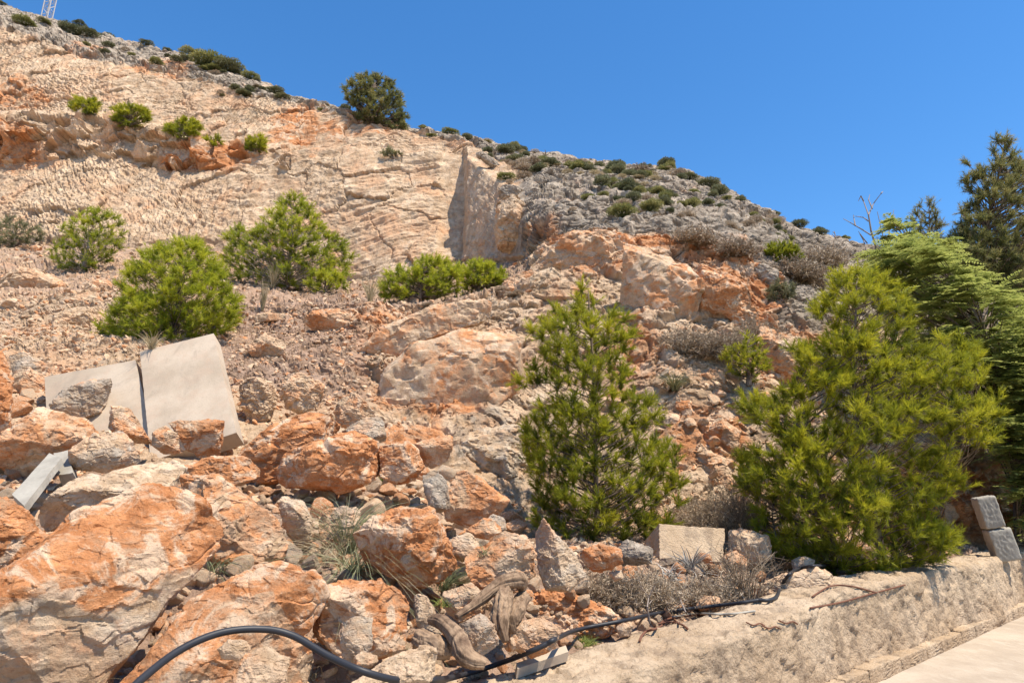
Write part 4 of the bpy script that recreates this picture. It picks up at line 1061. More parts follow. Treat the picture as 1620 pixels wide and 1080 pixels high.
# ================================================================= VEGETATION
def leaf_material(name, dark, mid, light, trans=0.35):
    t = NT(name, 0.6, 0.3)
    at_ = t.n('ShaderNodeAttribute'); at_.attribute_name = 'tint'
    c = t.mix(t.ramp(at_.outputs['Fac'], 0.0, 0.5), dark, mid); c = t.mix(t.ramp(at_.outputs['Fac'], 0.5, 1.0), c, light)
    t.l(c, t.b.inputs['Base Color'])
    tr = t.n('ShaderNodeBsdfTranslucent'); t.l(t.mix(0.35, c, light), tr.inputs['Color'])
    ms = t.n('ShaderNodeMixShader'); ms.inputs[0].default_value = trans
    t.l(t.b.outputs[0], ms.inputs[1]); t.l(tr.outputs[0], ms.inputs[2])
    out = [n_ for n_ in t.t.nodes if n_.type == 'OUTPUT_MATERIAL'][0]; t.l(ms.outputs[0], out.inputs[0])
    return t.m
M_PINE = leaf_material('pine_needles', (0.055, 0.085, 0.012), (0.24, 0.265, 0.018), (0.50, 0.47, 0.03), .45)
M_PINE2 = leaf_material('bright_pine_needles', (0.08, 0.12, 0.012), (0.28, 0.325, 0.02), (0.52, 0.52, 0.04), .45)
M_DARKPINE = leaf_material('old_pine_needles', (0.055, 0.07, 0.022), (0.18, 0.19, 0.055), (0.36, 0.32, 0.12), .35)
M_FERN = leaf_material('feathery_leaves', (0.06, 0.09, 0.02), (0.22, 0.265, 0.06), (0.46, 0.48, 0.14), .4)
M_SCRUB = leaf_material('scrub_leaves', (0.05, 0.06, 0.028), (0.135, 0.14, 0.065), (0.26, 0.25, 0.12), .2)
M_DRY = leaf_material('dry_twigs', (0.17, 0.12, 0.075), (0.37, 0.28, 0.19), (0.58, 0.47, 0.34), .15)
M_STRAW = leaf_material('straw_grass', (0.22, 0.17, 0.09), (0.42, 0.34, 0.20), (0.60, 0.50, 0.32), .2)
M_GRASS = leaf_material('grey_green_grass', (0.07, 0.10, 0.04), (0.22, 0.25, 0.12), (0.52, 0.47, 0.29), .25)
M_AGAVE = leaf_material('dead_agave_leaves', (0.10, 0.09, 0.08), (0.22, 0.20, 0.18), (0.40, 0.37, 0.32), .1)
t = NT('pine_bark', 0.95); co = t.coord('Object'); a = t.noise(co, 14, 5, .65, 0, (1, 1, .4))
M_BARK = t.done(t.mix(t.ramp(a, .35, .65), (.07, .05, .038), (.23, .175, .13)), t.bump(a, .01))
t = NT('bare_grey_wood', 0.9); co = t.coord('Object'); a = t.noise(co, 10, 4)
M_BARE = t.done(t.mix(a, (.18, .14, .115), (.36, .30, .26)))
t = NT('galvanised_steel', 0.5, .5)
M_STEEL = t.done((.45, .43, .42))

def snap(px, py, Y, tol=.3, ok='hillside'):
    """distance of the built surface at this picture point when it is near the expected one"""
    lo, no, nm = hit_cam(px, py)
    return float(lo[1]) if lo is not None and nm.startswith(ok) and abs(lo[1] - Y) / Y < tol else Y

def blades(P, D, L, W, rg, tint, quad=False):
    """triangular (needle) or diamond (leaf) blades: base P, direction D (unit)"""
    n = len(P)
    L = np.broadcast_to(L, (n,))[:, None]; W = np.broadcast_to(W, (n,))[:, None]
    sd = nrm(np.cross(D, rg.normal(size=(n, 3))))
    if quad:
        V = np.stack([P, P + D * L * .5 + sd * W / 2, P + D * L, P + D * L * .5 - sd * W / 2], 1); k = 4
    else:
        V = np.stack([P - sd * W / 2, P + sd * W / 2, P + D * L], 1); k = 3
    return V.reshape(-1, 3), np.arange(n * k).reshape(n, k), np.repeat(tint, k)

def tint_cols(t_):
    t_ = np.clip(t_, 0, 1); return {'tint': np.stack([t_, t_, t_, np.ones_like(t_)], 1)}

def poly_sample(poly, n, rg, mind):
    poly = np.asarray(poly, float); mn, mx = poly.min(0), poly.max(0); out = []
    tr = 0
    while len(out) < n and tr < n * 60:
        tr += 1
        p = mn + rg.random(2) * (mx - mn)
        if not inside(poly, *p): continue
        if any((p[0] - o_[0]) ** 2 + (p[1] - o_[1]) ** 2 < mind ** 2 for o_ in out): continue
        out.append(p)
    return np.array(out)

def halfwidth(poly, x, y):
    """distance from (x,y) to the outline, px"""
    p = np.asarray(poly, float); q_ = np.roll(p, -1, 0); d_ = q_ - p
    t_ = np.clip((((x - p[:, 0]) * d_[:, 0] + (y - p[:, 1]) * d_[:, 1]) / (d_ ** 2).sum(1)), 0, 1)
    return np.hypot(p[:, 0] + t_ * d_[:, 0] - x, p[:, 1] + t_ * d_[:, 1] - y).min()

def tree(name, label, cat, polys, base, Y, trunk_top, seed, nclump, shoots, needles, nl, nw, rc, leaf, deep=0.8, bark=None, group=None,
         spread=.55, upb=.5, trunk_r=.05, mind=None, quad=False, tint0=.45, branch_r=.014, extra_trunks=(), flat=1.0, tint_top=.25, gaps=0.0, outw=.55, gth=-.3):
    """a woody plant: the crown's clumps fill the outline polys (px) with real depth and hang on limbs from the trunk"""
    rg = np.random.default_rng(seed)
    Y = snap(base[0], base[1], Y) if Y > 10 and base[0] < 1420 else Y
    bp = at(base[0], base[1], Y); tp = at(trunk_top[0], trunk_top[1], Y)
    root = thing(name, bp, label, cat, group)
    m_ = FPX / Y
    C, OUT, TIP = [], [], []
    tot_a = sum(abs(np.sum(np.array(p)[:, 0] * np.roll(np.array(p)[:, 1], -1) - np.roll(np.array(p)[:, 0], -1) * np.array(p)[:, 1])) for p, _ in polys)
    for poly, dy in polys:
        pa = np.array(poly, float)
        ar = abs(np.sum(pa[:, 0] * np.roll(pa[:, 1], -1) - np.roll(pa[:, 0], -1) * pa[:, 1]))
        n_ = max(3, int(nclump * ar / tot_a))
        # shrink a little so that needles end at the outline
        cen = pa.mean(0)
        S_ = poly_sample(pa, n_, rg, (mind or 0.6) * math.sqrt(ar / 2 / n_))
        wmax = max(halfwidth(poly, *s2) for s2 in S_)
        for s2 in S_:
            hw = halfwidth(poly, *s2)
            dd_ = math.sqrt(max(1 - (1 - min(hw / wmax, 1)) ** 2, 0.02)) * wmax / m_ * deep * 1.25
            dz = rg.uniform(-1, 1); dz = np.sign(dz) * abs(dz) ** .6 * dd_
            C.append(at(s2[0], s2[1], Y + dy + dz)); TIP.append(hw / wmax)
    C = np.array(C); TIP = np.array(TIP)
    if gaps:
        kp = perlin(C * gaps + seed, 5) > gth; C, TIP = C[kp], TIP[kp]
    n = len(C)
    trunks = [(bp, tp)] + [(at(*a_), at(*b_)) for a_, b_ in extra_trunks]
    TP = []
    for k, (b_, t_) in enumerate(trunks):
        mid = (b_ + t_) / 2 + rg.normal(size=3) * .05 * np.linalg.norm(t_ - b_)
        TP.append(spline([b_, mid, t_], 40))
    TV, TF = [], []
    for k, p in enumerate(TP):
        V, F, _ = tube(p, np.linspace(trunk_r * (1 if k == 0 else .75), trunk_r * .15, 40), 9); TV.append(V); TF.append(F)
    TA = np.concatenate(TP)
    # attach each clump to a point of the trunk below it
    best = np.empty(n, int)
    for i in range(n):
        dxy = np.hypot(TA[:, 0] - C[i, 0], TA[:, 1] - C[i, 1]); zt = C[i, 2] - 0.55 * dxy * flat
        best[i] = np.argmin(np.abs(TA[:, 2] - np.maximum(zt, bp[2] + .05)) + .3 * dxy)
    A0 = TA[best]
    mid1 = A0 * .65 + C * .35 + np.array([0, 0, -.04]) * np.linalg.norm(C - A0, axis=1, keepdims=True) + rg.normal(size=(n, 3)) * .03 * np.linalg.norm(C - A0, axis=1, keepdims=True)
    mid2 = A0 * .3 + C * .7 + np.array([0, 0, -.05]) * np.linalg.norm(C - A0, axis=1, keepdims=True) + rg.normal(size=(n, 3)) * .03 * np.linalg.norm(C - A0, axis=1, keepdims=True)
    br = branch_r
    parts = [(V, F) for V, F in zip(TV, TF)]
    for a_, b_, r0, r1 in ((A0, mid1, br, br * .75), (mid1, mid2, br * .75, br * .5), (mid2, C, br * .5, br * .3)):
        parts.append(sticks(a_, b_, r0, r1, 4))
    # shoots of each clump
    out = nrm((C - A0) * np.array([1, 1, .6]))
    tot = n * shoots
    ci = np.repeat(np.arange(n), shoots); ci = ci[rg.random(tot) < (.5 + .6 * rg.random(n))[ci]]; tot = len(ci)
    sd = nrm(out[ci] * outw + np.array([0, 0, upb]) + rg.normal(size=(tot, 3)) * .62)
    if flat != 1.0: sd[:, 2] *= .45; sd = nrm(sd)
    sl = rc * (.6 + .6 * rg.random(tot))
    s0 = C[ci] - sd * sl[:, None] * .35
    s1 = s0 + sd * sl[:, None]
    parts.append(sticks(s0, s1, br * .3, br * .12, 3))
    V, F = join(parts)
    mesh_obj('trunk', V, F, bark or M_BARK, parent=root)
    ni = np.repeat(np.arange(tot), needles); m = len(ni)
    f = .15 + .85 * rg.random(m)
    p = s0[ni] + sd[ni] * (sl[ni] * f)[:, None]
    dr = nrm(sd[ni] + spread * rg.normal(size=(m, 3)))
    if flat != 1.0:
        dr = nrm(dr * np.array([1, 1, .45]))
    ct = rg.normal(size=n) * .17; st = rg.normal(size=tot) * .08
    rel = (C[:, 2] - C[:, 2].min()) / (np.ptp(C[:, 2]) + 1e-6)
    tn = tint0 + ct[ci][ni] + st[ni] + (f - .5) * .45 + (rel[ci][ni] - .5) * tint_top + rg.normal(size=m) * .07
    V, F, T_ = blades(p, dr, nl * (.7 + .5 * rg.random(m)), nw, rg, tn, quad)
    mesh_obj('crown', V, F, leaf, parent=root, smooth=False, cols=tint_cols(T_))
    return root

def blobpoly(cx, cy, rx, ry, seed, n=14, flatb=.7):
    rg = np.random.default_rng(seed); o = []
    for k in range(n):
        a_ = k / n * 2 * math.pi; r = 1 + rg.normal() * .1
        y_ = -math.sin(a_) * ry * r
        if y_ > 0: y_ *= flatb
        o.append((cx + math.cos(a_) * rx * r, cy + y_))
    return o

# the two big young pines behind the wall
centre = [(925, 438), (940, 462), (950, 500), (972, 478), (985, 500), (998, 530), (985, 560), (1002, 590), (985, 620), (1020, 635), (1045, 660), (1030, 690), (1050, 700), (1078, 722), (1068, 750), (1092, 785), (1060, 810), (1066, 835), (1020, 850), (960, 866), (900, 862), (852, 852), (826, 825), (845, 800), (824, 775), (842, 745), (812, 722), (836, 700), (816, 665), (845, 640), (812, 612), (840, 590), (862, 565), (838, 522), (868, 508), (862, 485), (895, 500), (912, 480), (908, 450)]
tree('pine_tree', 'tall slim young pine standing alone in front of the mottled rock', 'pine tree', [(centre, 0)], (945, 862), 8.9, (930, 452), 11,
     300, 13, 46, .085, .0066, .25, M_PINE, branch_r=.008, deep=.7, trunk_r=.04, spread=.42, tint0=.5, upb=.85, outw=.35, gaps=1.5)
right = [(1318, 440), (1350, 428), (1385, 436), (1425, 462), (1450, 500), (1440, 545), (1462, 560), (1500, 532), (1540, 552), (1560, 600), (1596, 640), (1570, 680), (1578, 705), (1530, 715), (1500, 745), (1530, 775), (1480, 790), (1470, 830), (1520, 855), (1490, 885), (1420, 905), (1340, 915), (1270, 905), (1215, 880), (1200, 840), (1215, 800), (1165, 770), (1175, 720), (1235, 700), (1165, 650), (1195, 618), (1245, 625), (1262, 590), (1250, 545), (1300, 550), (1318, 520), (1285, 490), (1312, 478)]
tree('pine_tree', 'broad bushy pine overhanging the road wall at the right', 'pine tree', [(right, 0)], (1400, 905), 8.65, (1355, 450), 12,
     700, 13, 44, .085, .0066, .25, M_PINE, branch_r=.009, deep=.8, trunk_r=.055, spread=.45, tint0=.54, upb=.7, outw=.45, gaps=1.4, gth=-.2, extra_trunks=(((1330, 905, 8.7), (1260, 600, 8.5)), ((1440, 905, 9.1), (1540, 640, 9.0))))
tree('pine_sapling', 'low bright pine sprig at the foot of the broad bushy pine beside the dry brush', 'pine sapling', [(blobpoly(1222, 815, 26, 30, 3), 0)], (1228, 850), 8.6, (1222, 795), 13, 8, 10, 40, .08, .0065, .2, M_PINE2, trunk_r=.012)

# pines and bushes on the bench
tree('pine_bush', 'dense round pine bush right behind the tall concrete slab', 'pine bush', [([(268, 388), (300, 383), (322, 392), (340, 415), (355, 440), (375, 462), (378, 492), (368, 520), (330, 535), (280, 545), (230, 548), (185, 545), (152, 522), (178, 500), (190, 460), (200, 430), (232, 400)], 0)],
     (270, 545), 11.6, (285, 400), 21, 260, 13, 38, .085, .008, .25, M_PINE2, branch_r=.008, deep=.8, tint0=.55)
tree('pine_bush', 'open branched pine bush at far left with pale stems showing', 'pine bush', [([(95, 365), (120, 342), (150, 332), (165, 338), (192, 350), (192, 385), (180, 410), (140, 428), (100, 428), (78, 412), (85, 390)], 0)],
     (130, 428), 17.0, (140, 350), 22, 80, 11, 26, .11, .012, .32, M_PINE2, deep=.8, tint0=.45, bark=M_BARE)
tree('pine_tree', 'wide spreading young pine on the bench before the quarry wall', 'pine tree', [([(430, 330), (455, 312), (485, 318), (505, 350), (515, 370), (545, 385), (555, 405), (550, 440), (520, 450), (470, 455), (430, 448), (395, 440), (360, 445), (348, 420), (360, 400), (355, 375), (375, 358), (405, 372), (415, 350)], 0)],
     (455, 455), 16.0, (462, 330), 23, 210, 12, 30, .11, .0115, .32, M_PINE2, deep=.75, tint0=.48, bark=M_BARE)
tree('pine_bush', 'small yellow green bush at the right foot of the spreading pine', 'pine bush', [(blobpoly(516, 448, 32, 20, 5), 0)], (516, 466), 15.3, (516, 438), 24, 22, 10, 26, .10, .0115, .24, M_PINE2, tint0=.75)
tree('pine_bush', 'left and larger of the two low green bushes on the bench edge', 'pine bush', [([(603, 450), (615, 432), (650, 425), (672, 408), (700, 414), (722, 425), (730, 445), (722, 464), (690, 470), (640, 474), (606, 470)], 0)],
     (665, 473), 16.0, (670, 425), 25, 100, 11, 30, .10, .0115, .26, M_PINE2, tint0=.6)
tree('pine_bush', 'right and smaller of the two low green bushes on the bench edge', 'pine bush', [([(722, 430), (745, 416), (770, 416), (792, 432), (797, 448), (775, 458), (735, 462)], 0)],
     (758, 460), 16.6, (760, 425), 26, 52, 11, 30, .10, .0115, .26, M_PINE2, tint0=.62)
tree('scrub_bush', 'grey green scrub bush at the left edge of the bench', 'bush', [(blobpoly(20, 372, 42, 26, 6), 0)], (22, 392), 19.5, (20, 360), 27, 36, 10, 24, .12, .014, .3, M_SCRUB, tint0=.8)
# bushes growing on the ledge half way up
for k, (x_, y_, rx, ry, lb) in enumerate([(134, 170, 22, 14, 'first green tuft from the left on the high ledge'), (205, 186, 31, 17, 'widest green bush on the high ledge, second from the left'),
                                          (290, 207, 25, 18, 'round green bush in the middle of the high ledge'), (337, 226, 15, 8, 'lowest and smallest green cushion on the high ledge'), (404, 230, 17, 12, 'lone green ball bush at the right end of the high ledge')]):
    Yb = 26.2
    tree('ledge_bush', lb, 'bush', [(blobpoly(x_, y_, rx, ry, 30 + k), 0)], (x_, y_ + ry * .9), Yb, (x_, y_), 40 + k, max(8, int(rx * ry / 9)), 9, 20, .16, .022, .28, M_PINE, tint0=.5, trunk_r=.03)
tree('ledge_bush', 'grey olive tuft hanging on the cliff top left of the buttress', 'bush', [(blobpoly(621, 245, 17, 9, 36), 0)], (621, 252), 26.2, (621, 244), 46, 10, 9, 20, .15, .02, .24, M_SCRUB, tint0=.9)
# crest tree
tree('crest_tree', 'rounded dark green tree standing on the skyline', 'tree', [([(545, 150), (552, 128), (575, 118), (600, 122), (618, 132), (632, 150), (634, 172), (643, 190), (640, 205), (615, 205), (590, 192), (565, 188), (560, 170)], 0)],
     (585, 196), 30.0, (590, 140), 51, 130, 11, 26, .17, .023, .38, M_DARKPINE, tint0=.42, trunk_r=.09, branch_r=.03)

# trees at the right
tree('tall_pine', 'tall dark old pine with brown cones rising at the right edge', 'pine tree', [([(1575, 218), (1592, 212), (1608, 235), (1602, 262), (1640, 250), (1680, 320), (1690, 480), (1600, 480), (1520, 475), (1496, 430), (1470, 410), (1500, 392), (1500, 372), (1522, 350), (1518, 322), (1545, 325), (1530, 296), (1524, 262), (1545, 252), (1560, 275), (1568, 250)], 0),
     ([(1500, 380), (1540, 370), (1620, 380), (1680, 400), (1690, 520), (1640, 560), (1560, 520), (1500, 470)], .5)],
     (1585, 800), 15.0, (1590, 228), 61, 880, 11, 26, .12, .012, .30, M_DARKPINE, gaps=.9, tint0=.5, trunk_r=.12, branch_r=.022, deep=.7)
tree('small_pine', 'small sparse pine with brown tips left of the tall dark pine', 'pine tree', [([(1450, 330), (1465, 320), (1484, 325), (1490, 350), (1486, 380), (1455, 385), (1440, 362)], 0)],
     (1470, 640), 16.5, (1470, 328), 62, 26, 10, 18, .12, .012, .3, M_DARKPINE, tint0=.55, trunk_r=.06, branch_r=.018)
def fronds(root, C, outd, nf, fl, rg, nleaf=30, ll=.12, lw=.034, droop=.5, tint0=.5, parent_name='foliage', mat=None):
    n = len(C); ci = np.repeat(np.arange(n), nf); m = len(ci)
    d_ = outd[ci] * .8 + rg.normal(size=(m, 3)) * .55; d_[:, 2] = d_[:, 2] * .3 + .18; d_ = nrm(d_)
    L = fl * (.6 + .6 * rg.random(m)); k = nleaf
    f = (np.tile(np.arange(k), m) + .5) / k; ii = np.repeat(np.arange(m), k)
    P_ = C[ci][ii] + d_[ii] * (f * L[ii])[:, None]; P_[:, 2] -= droop * (f ** 2) * L[ii] * .6
    sdv = nrm(np.cross(d_, (0, 0, 1.0)))[ii] * np.where(np.tile(np.arange(k), m) % 2, 1, -1)[:, None]
    dr = nrm(sdv + d_[ii] * .45 + rg.normal(size=P_.shape) * .12 + np.array([0, 0, -.15]))
    taper = np.sin(np.pi * np.clip(f * .9 + .1, 0, 1)) * .8 + .25
    tn = tint0 + np.repeat(rg.normal(size=m) * .12, k) + rg.normal(size=len(P_)) * .06 + (f - .5) * .3
    # leaf planes lie flat
    up = np.array([0, 0, 1.0]); W = nrm(np.cross(dr, up) + rg.normal(size=dr.shape) * .15)
    Lq = (ll * taper)[:, None]
    V = np.stack([P_, P_ + dr * Lq * .5 + W * lw / 2 + 0, P_ + dr * Lq, P_ + dr * Lq * .5 - W * lw / 2], 1).reshape(-1, 3)
    F = np.arange(len(V)).reshape(-1, 4)
    mesh_obj(parent_name, V, F, mat or M_FERN, parent=root, smooth=False, cols=tint_cols(np.repeat(tn, 4)))
def feather_tree(label, polys, base, Y, top, seed, nclump, nf, fl, mat=M_FERN, tr=.07, tint0=.5, **k):
    rg = np.random.default_rng(seed); bp = at(*base, Y); tp = at(*top, Y)
    root = thing('feathery_tree', bp, label, 'tree'); C = []
    for poly, dy, dp, nn_ in polys:
        S_ = poly_sample(poly, nn_, rg, 5)
        for s2 in S_: C.append(at(s2[0], s2[1], Y + dy + rg.uniform(-dp, dp)))
    C = np.array(C); p = spline([bp, (bp + tp) / 2 + rg.normal(size=3) * .15, tp], 40)
    V, F, _ = tube(p, np.linspace(tr, tr * .3, 40), 9)
    bi = [int(np.argmin(np.abs(p[:, 2] - (c_[2] - .5 * np.hypot(*(c_ - tp)[:2]))))) for c_ in C]
    A0 = p[bi]; mid = (A0 + C) / 2 + np.array([0, 0, .12])
    V, F = join([(V, F), sticks(A0, mid, .02, .012, 4), sticks(mid, C, .012, .006, 4)])
    mesh_obj('trunk', V, F, M_BARK, parent=root)
    fronds(root, C, nrm((C - A0) * np.array([1, 1, .2])), nf, fl, rg, parent_name='crown', mat=mat, tint0=tint0, **k)
    return root
feather_tree('feathery light green tree between the bushy pine and the right edge', [([(1395, 400), (1440, 375), (1500, 415), (1560, 450), (1620, 480), (1660, 560), (1650, 700), (1600, 740), (1560, 640), (1500, 560), (1440, 500), (1400, 450), (1380, 420)], 0, 1.3, 210),
     ([(1540, 520), (1660, 520), (1680, 840), (1610, 830), (1560, 720)], .8, 1.2, 130),
     ([(1592, 560), (1680, 540), (1690, 850), (1612, 838), (1596, 700)], -.7, .5, 90)], (1612, 850), 12.4, (1540, 470), 71, 150, 13, .6, tint0=.68)
feather_tree('young yellow green feathery tree just left of the small sparse pine', [([(1405, 400), (1412, 350), (1430, 345), (1450, 370), (1500, 380), (1500, 410), (1440, 425), (1400, 430)], 0, .6, 34)],
     (1440, 640), 13.8, (1440, 400), 72, 34, 6, .42, tr=.04, tint0=.75)

# bare dead tree and dead stalks on the skyline
def bare(label, lines, Y, r, cat='dead tree', name='dead_tree', mat=None):
    parts = []
    b0 = at(lines[0][0][0], lines[0][0][1], Y)
    for L_ in lines:
        p = np.array([at(x_, y_, Y + .15 * math.sin(x_ * 1.7 + y_)) for x_, y_ in L_])
        rr = np.linspace(r, r * .35, len(p)) if L_ is lines[0] else np.linspace(r * .55, r * .2, len(p))
        parts.append(sticks(p[:-1], p[1:], rr[:-1], rr[1:], 6))
    V, F = join(parts)
    o = mesh_obj(name, V, F, mat or M_BARE, b0)
    return tag(o, label, cat)
bare('leafless grey tree with thin forked branches against the sky', [[(1394, 420), (1386, 392), (1378, 365), (1374, 340), (1366, 318)], [(1366, 318), (1362, 310), (1358, 318)], [(1374, 340), (1382, 322), (1394, 306)], [(1394, 306), (1397, 303)],
     [(1374, 350), (1366, 344), (1352, 342)], [(1378, 372), (1362, 362), (1345, 352), (1334, 346)], [(1372, 385), (1358, 366)], [(1398, 420), (1402, 392), (1394, 362), (1388, 335)], [(1402, 392), (1408, 362), (1414, 332)], [(1408, 362), (1416, 340)], [(1410, 360), (1400, 350), (1392, 348)],
     [(1380, 330), (1374, 316), (1376, 308)], [(1353, 357), (1350, 340)], [(1372, 400), (1366, 380), (1360, 370)]], 14.8, .03)
bare('dead flower stalk with stubby arms on the right skyline', [[(1327, 398), (1323, 380), (1320, 366)], [(1322, 376), (1316, 370)], [(1322, 376), (1329, 373)], [(1324, 384), (1313, 378)], [(1324, 384), (1334, 382)], [(1325, 390), (1315, 388)], [(1325, 390), (1336, 389)], [(1320, 368), (1317, 367)]], 25, .04, 'dead stalk', 'dead_stalk')
bare('pinkish dead stalk on the skyline above the natural slope', [[(864, 264), (864, 248), (863, 240)], [(864, 250), (852, 246)], [(864, 250), (876, 248)], [(864, 246), (856, 240)], [(864, 246), (872, 240)], [(864, 256), (850, 252)], [(864, 256), (878, 254)], [(864, 243), (862, 237)]], 28, .045, 'dead stalk', 'dead_stalk', M_DRY)

# lattice mast at the top left
mp_ = at(72, 36, 38); mast = thing('lattice_mast', mp_, 'steel lattice mast rising out of the picture above the top left skyline', 'mast')
ax_up = nrm(np.array([0.045, 0, 1.0])); parts = []; w_ = .42; Hh = 9.0
cor = [np.array([a_, b_, 0]) * w_ / 2 for a_, b_ in ((-1, -1), (1, -1), (1, 1), (-1, 1))]
for c_ in cor: parts.append(sticks(mp_ + c_, mp_ + c_ + ax_up * Hh, .035, .035, 5))
V, F = join(parts); mesh_obj('leg_frame', V, F, M_STEEL, parent=mast)
parts = []
for i in range(20):
    z0 = i * Hh / 20; z1 = (i + 1) * Hh / 20
    for j in range(4):
        a_, b_ = cor[j], cor[(j + 1) % 4]
        if i % 2: a_, b_ = b_, a_
        parts.append(sticks(mp_ + a_ + ax_up * z0, mp_ + b_ + ax_up * z1, .018, .018, 4))
        parts.append(sticks(mp_ + cor[j] + ax_up * z1, mp_ + cor[(j + 1) % 4] + ax_up * z1, .014, .014, 4))
V, F = join(parts); mesh_obj('bracing', V, F, M_STEEL, parent=mast)

# ---------------------------------------------------------------- dry brush, grass, agave
def brush(name, label, cx, cy, rx, ry, Y, seed, n, mat, cat='bush', group=None, tw=.004, ll=.03, tint0=.5, leafn=6):
    """twiggy bush: fans of thin stems with scant leaves"""
    Y = snap(cx, cy + ry * .8, Y, .25)
    rg = np.random.default_rng(seed); b_ = at(cx, cy + ry * .8, Y); W = rx / FPX * Y; H = 1.7 * ry / FPX * Y
    P0 = b_ + rg.normal(size=(n, 3)) * np.array([W * .35, W * .3, .01])
    D = nrm(rg.normal(size=(n, 3)) * np.array([W, W, H * .35]) + np.array([0, 0, H * .75])); L = H * (.55 + .55 * rg.random(n))
    P1 = P0 + D * (L * .5)[:, None]; D2 = nrm(D + rg.normal(size=(n, 3)) * .45); P2_ = P1 + D2 * (L * .5)[:, None]
    i2 = np.repeat(np.arange(n), 3); f = rg.random(len(i2))[:, None]
    Q0 = P1[i2] * (1 - f) + P2_[i2] * f; Q1 = Q0 + nrm(D2[i2] + rg.normal(size=(len(i2), 3)) * .8) * (L[i2] * .28)[:, None]
    parts = [sticks(P0, P1, tw, tw * .7, 3), sticks(P1, P2_, tw * .7, tw * .35, 3), sticks(Q0, Q1, tw * .5, tw * .25, 3)]
    V, F = join(parts); nv = [len(p[0]) for p in parts]
    tn = np.concatenate([np.repeat(rg.random(a_ // 6), 6) for a_ in nv]) * .7 + tint0 - .35
    V3, F3, T3 = V, F, tn
    F4 = None
    if leafn:
        k = np.repeat(np.arange(len(Q0)), leafn); ff = rg.random(len(k))[:, None]
        lp = Q0[k] * (1 - ff) + Q1[k] * ff
        LV, LF, LT = blades(lp, nrm(rg.normal(size=(len(k), 3)) + np.array([0, 0, .5])), ll * (.6 + .8 * rg.random(len(k))), ll * .3, rg, tint0 + rg.normal(size=len(k)) * .2)
        V3 = np.concatenate([V, LV]); F4 = LF + len(V); T3 = np.concatenate([tn, LT])
    o = mesh_obj(name, V3, F3, mat, b_, smooth=False, F2=F4, cols=tint_cols(T3))
    return tag(o, label, cat, group)

def grass(name, label, cx, cy, Y, seed, n, L, spread, mat, w=.006, droop=.9, cat='grass tuft', group=None, tint0=.5, lean=(0, 0, 0), z0=0):
    Y = snap(cx, cy, Y, .35, ok='')
    rg = np.random.default_rng(seed); b_ = at(cx, cy, Y)
    P0 = b_ + rg.normal(size=(n, 3)) * np.array([.03, .03, .0]) * (spread + .3)
    D = nrm(rg.normal(size=(n, 3)) * spread + np.array([0, 0, 1.0]) + np.array(lean)); D[:, 2] = np.abs(D[:, 2])
    Ln = L * (.5 + .6 * rg.random(n)); hx = nrm(D * np.array([1, 1, 0]) + 1e-3); K = 6
    fs = np.linspace(0, 1, K + 1); sd = nrm(np.cross(D, rg.normal(size=(n, 3)) * .3 + np.array([0, 0, 1])))
    V = []
    for f in fs:
        c_ = P0 + D * (Ln * f)[:, None] + hx * (Ln * droop * .45 * f ** 2)[:, None]
        c_[:, 2] -= Ln * droop * .55 * f ** 2.2
        ww = (w * (1 - f * .85) / 2)
        V += [c_ - sd * ww, c_ + sd * ww]
    V = np.stack(V, 1); m = V.shape[1]
    k = np.arange(K) * 2; f4 = np.stack([k, k + 1, k + 3, k + 2], 1)
    F = (f4[None] + (np.arange(n) * m)[:, None, None]).reshape(-1, 4)
    tn = np.repeat(tint0 + rg.normal(size=n) * .22, m)
    o = mesh_obj(name, V.reshape(-1, 3), F, mat, b_, smooth=False, cols=tint_cols(tn))
    return tag(o, label, cat, group)

grass('grass_tuft', 'tall grey green grass tuft arching over the centre rocks', 548, 882, 4.6, 1, 260, .85, .34, M_GRASS, lean=(.06, 0, .3))
grass('grass_tuft', 'drooping pale grass clump fallen over the orange boulder below the tall tuft', 560, 905, 4.3, 2, 200, .66, .8, M_GRASS, w=.005, droop=1.4, lean=(.5, -.2, 0), tint0=.6)
grass('grass_tuft', 'dry straw grass spilling to the left of the tall tuft', 530, 888, 4.4, 3, 150, .7, .7, M_STRAW, w=.004, droop=1.3, lean=(-.7, -.1, 0))
grass('grass_tuft', 'dark grass tuft in the gap right of the huge front boulder', 338, 905, 3.9, 4, 60, .34, .6, M_GRASS, lean=(.5, 0, 0), tint0=.35)
grass('grass_tuft', 'green grass blades between the orange and the cream boulder', 700, 935, 4.55, 5, 70, .42, .35, M_GRASS, lean=(.55, 0, .2), tint0=.35)
grass('grass_tuft', 'thin grass blades on top of the cream boulder', 762, 880, 4.7, 6, 22, .18, .4, M_GRASS, lean=(.6, 0, 0), tint0=.4)
grass('grass_tuft', 'dry blades crossing the pipe at the bottom left of centre', 520, 1030, 3.2, 7, 24, .25, .4, M_STRAW, lean=(-.2, 0, 0))
grass('grass_tuft', 'dry pale stalks at the base of the huge front boulder', 150, 1090, 2.9, 8, 18, .20, .5, M_STRAW, w=.003)
grass('grass_tuft', 'yellow dry tuft at the bottom between the sharp rock and the pipe', 495, 1075, 3.1, 9, 40, .20, .5, M_STRAW, w=.004)
grass('green_herb', 'small green herb growing under the pipe on the wall edge', 925, 1018, 4.75, 10, 260, .10, 1.1, M_FERN, w=.006, droop=.5, cat='herb', tint0=.4)
grass('green_herb', 'little green weed between the rounded orange boulders', 610, 762, 6.6, 11, 200, .16, .6, M_FERN, w=.008, droop=.3, cat='herb', tint0=.4)
grass('green_herb', 'small weed beside the driftwood root', 705, 958, 4.4, 12, 80, .10, .9, M_FERN, w=.006, droop=.5, cat='herb', tint0=.5)
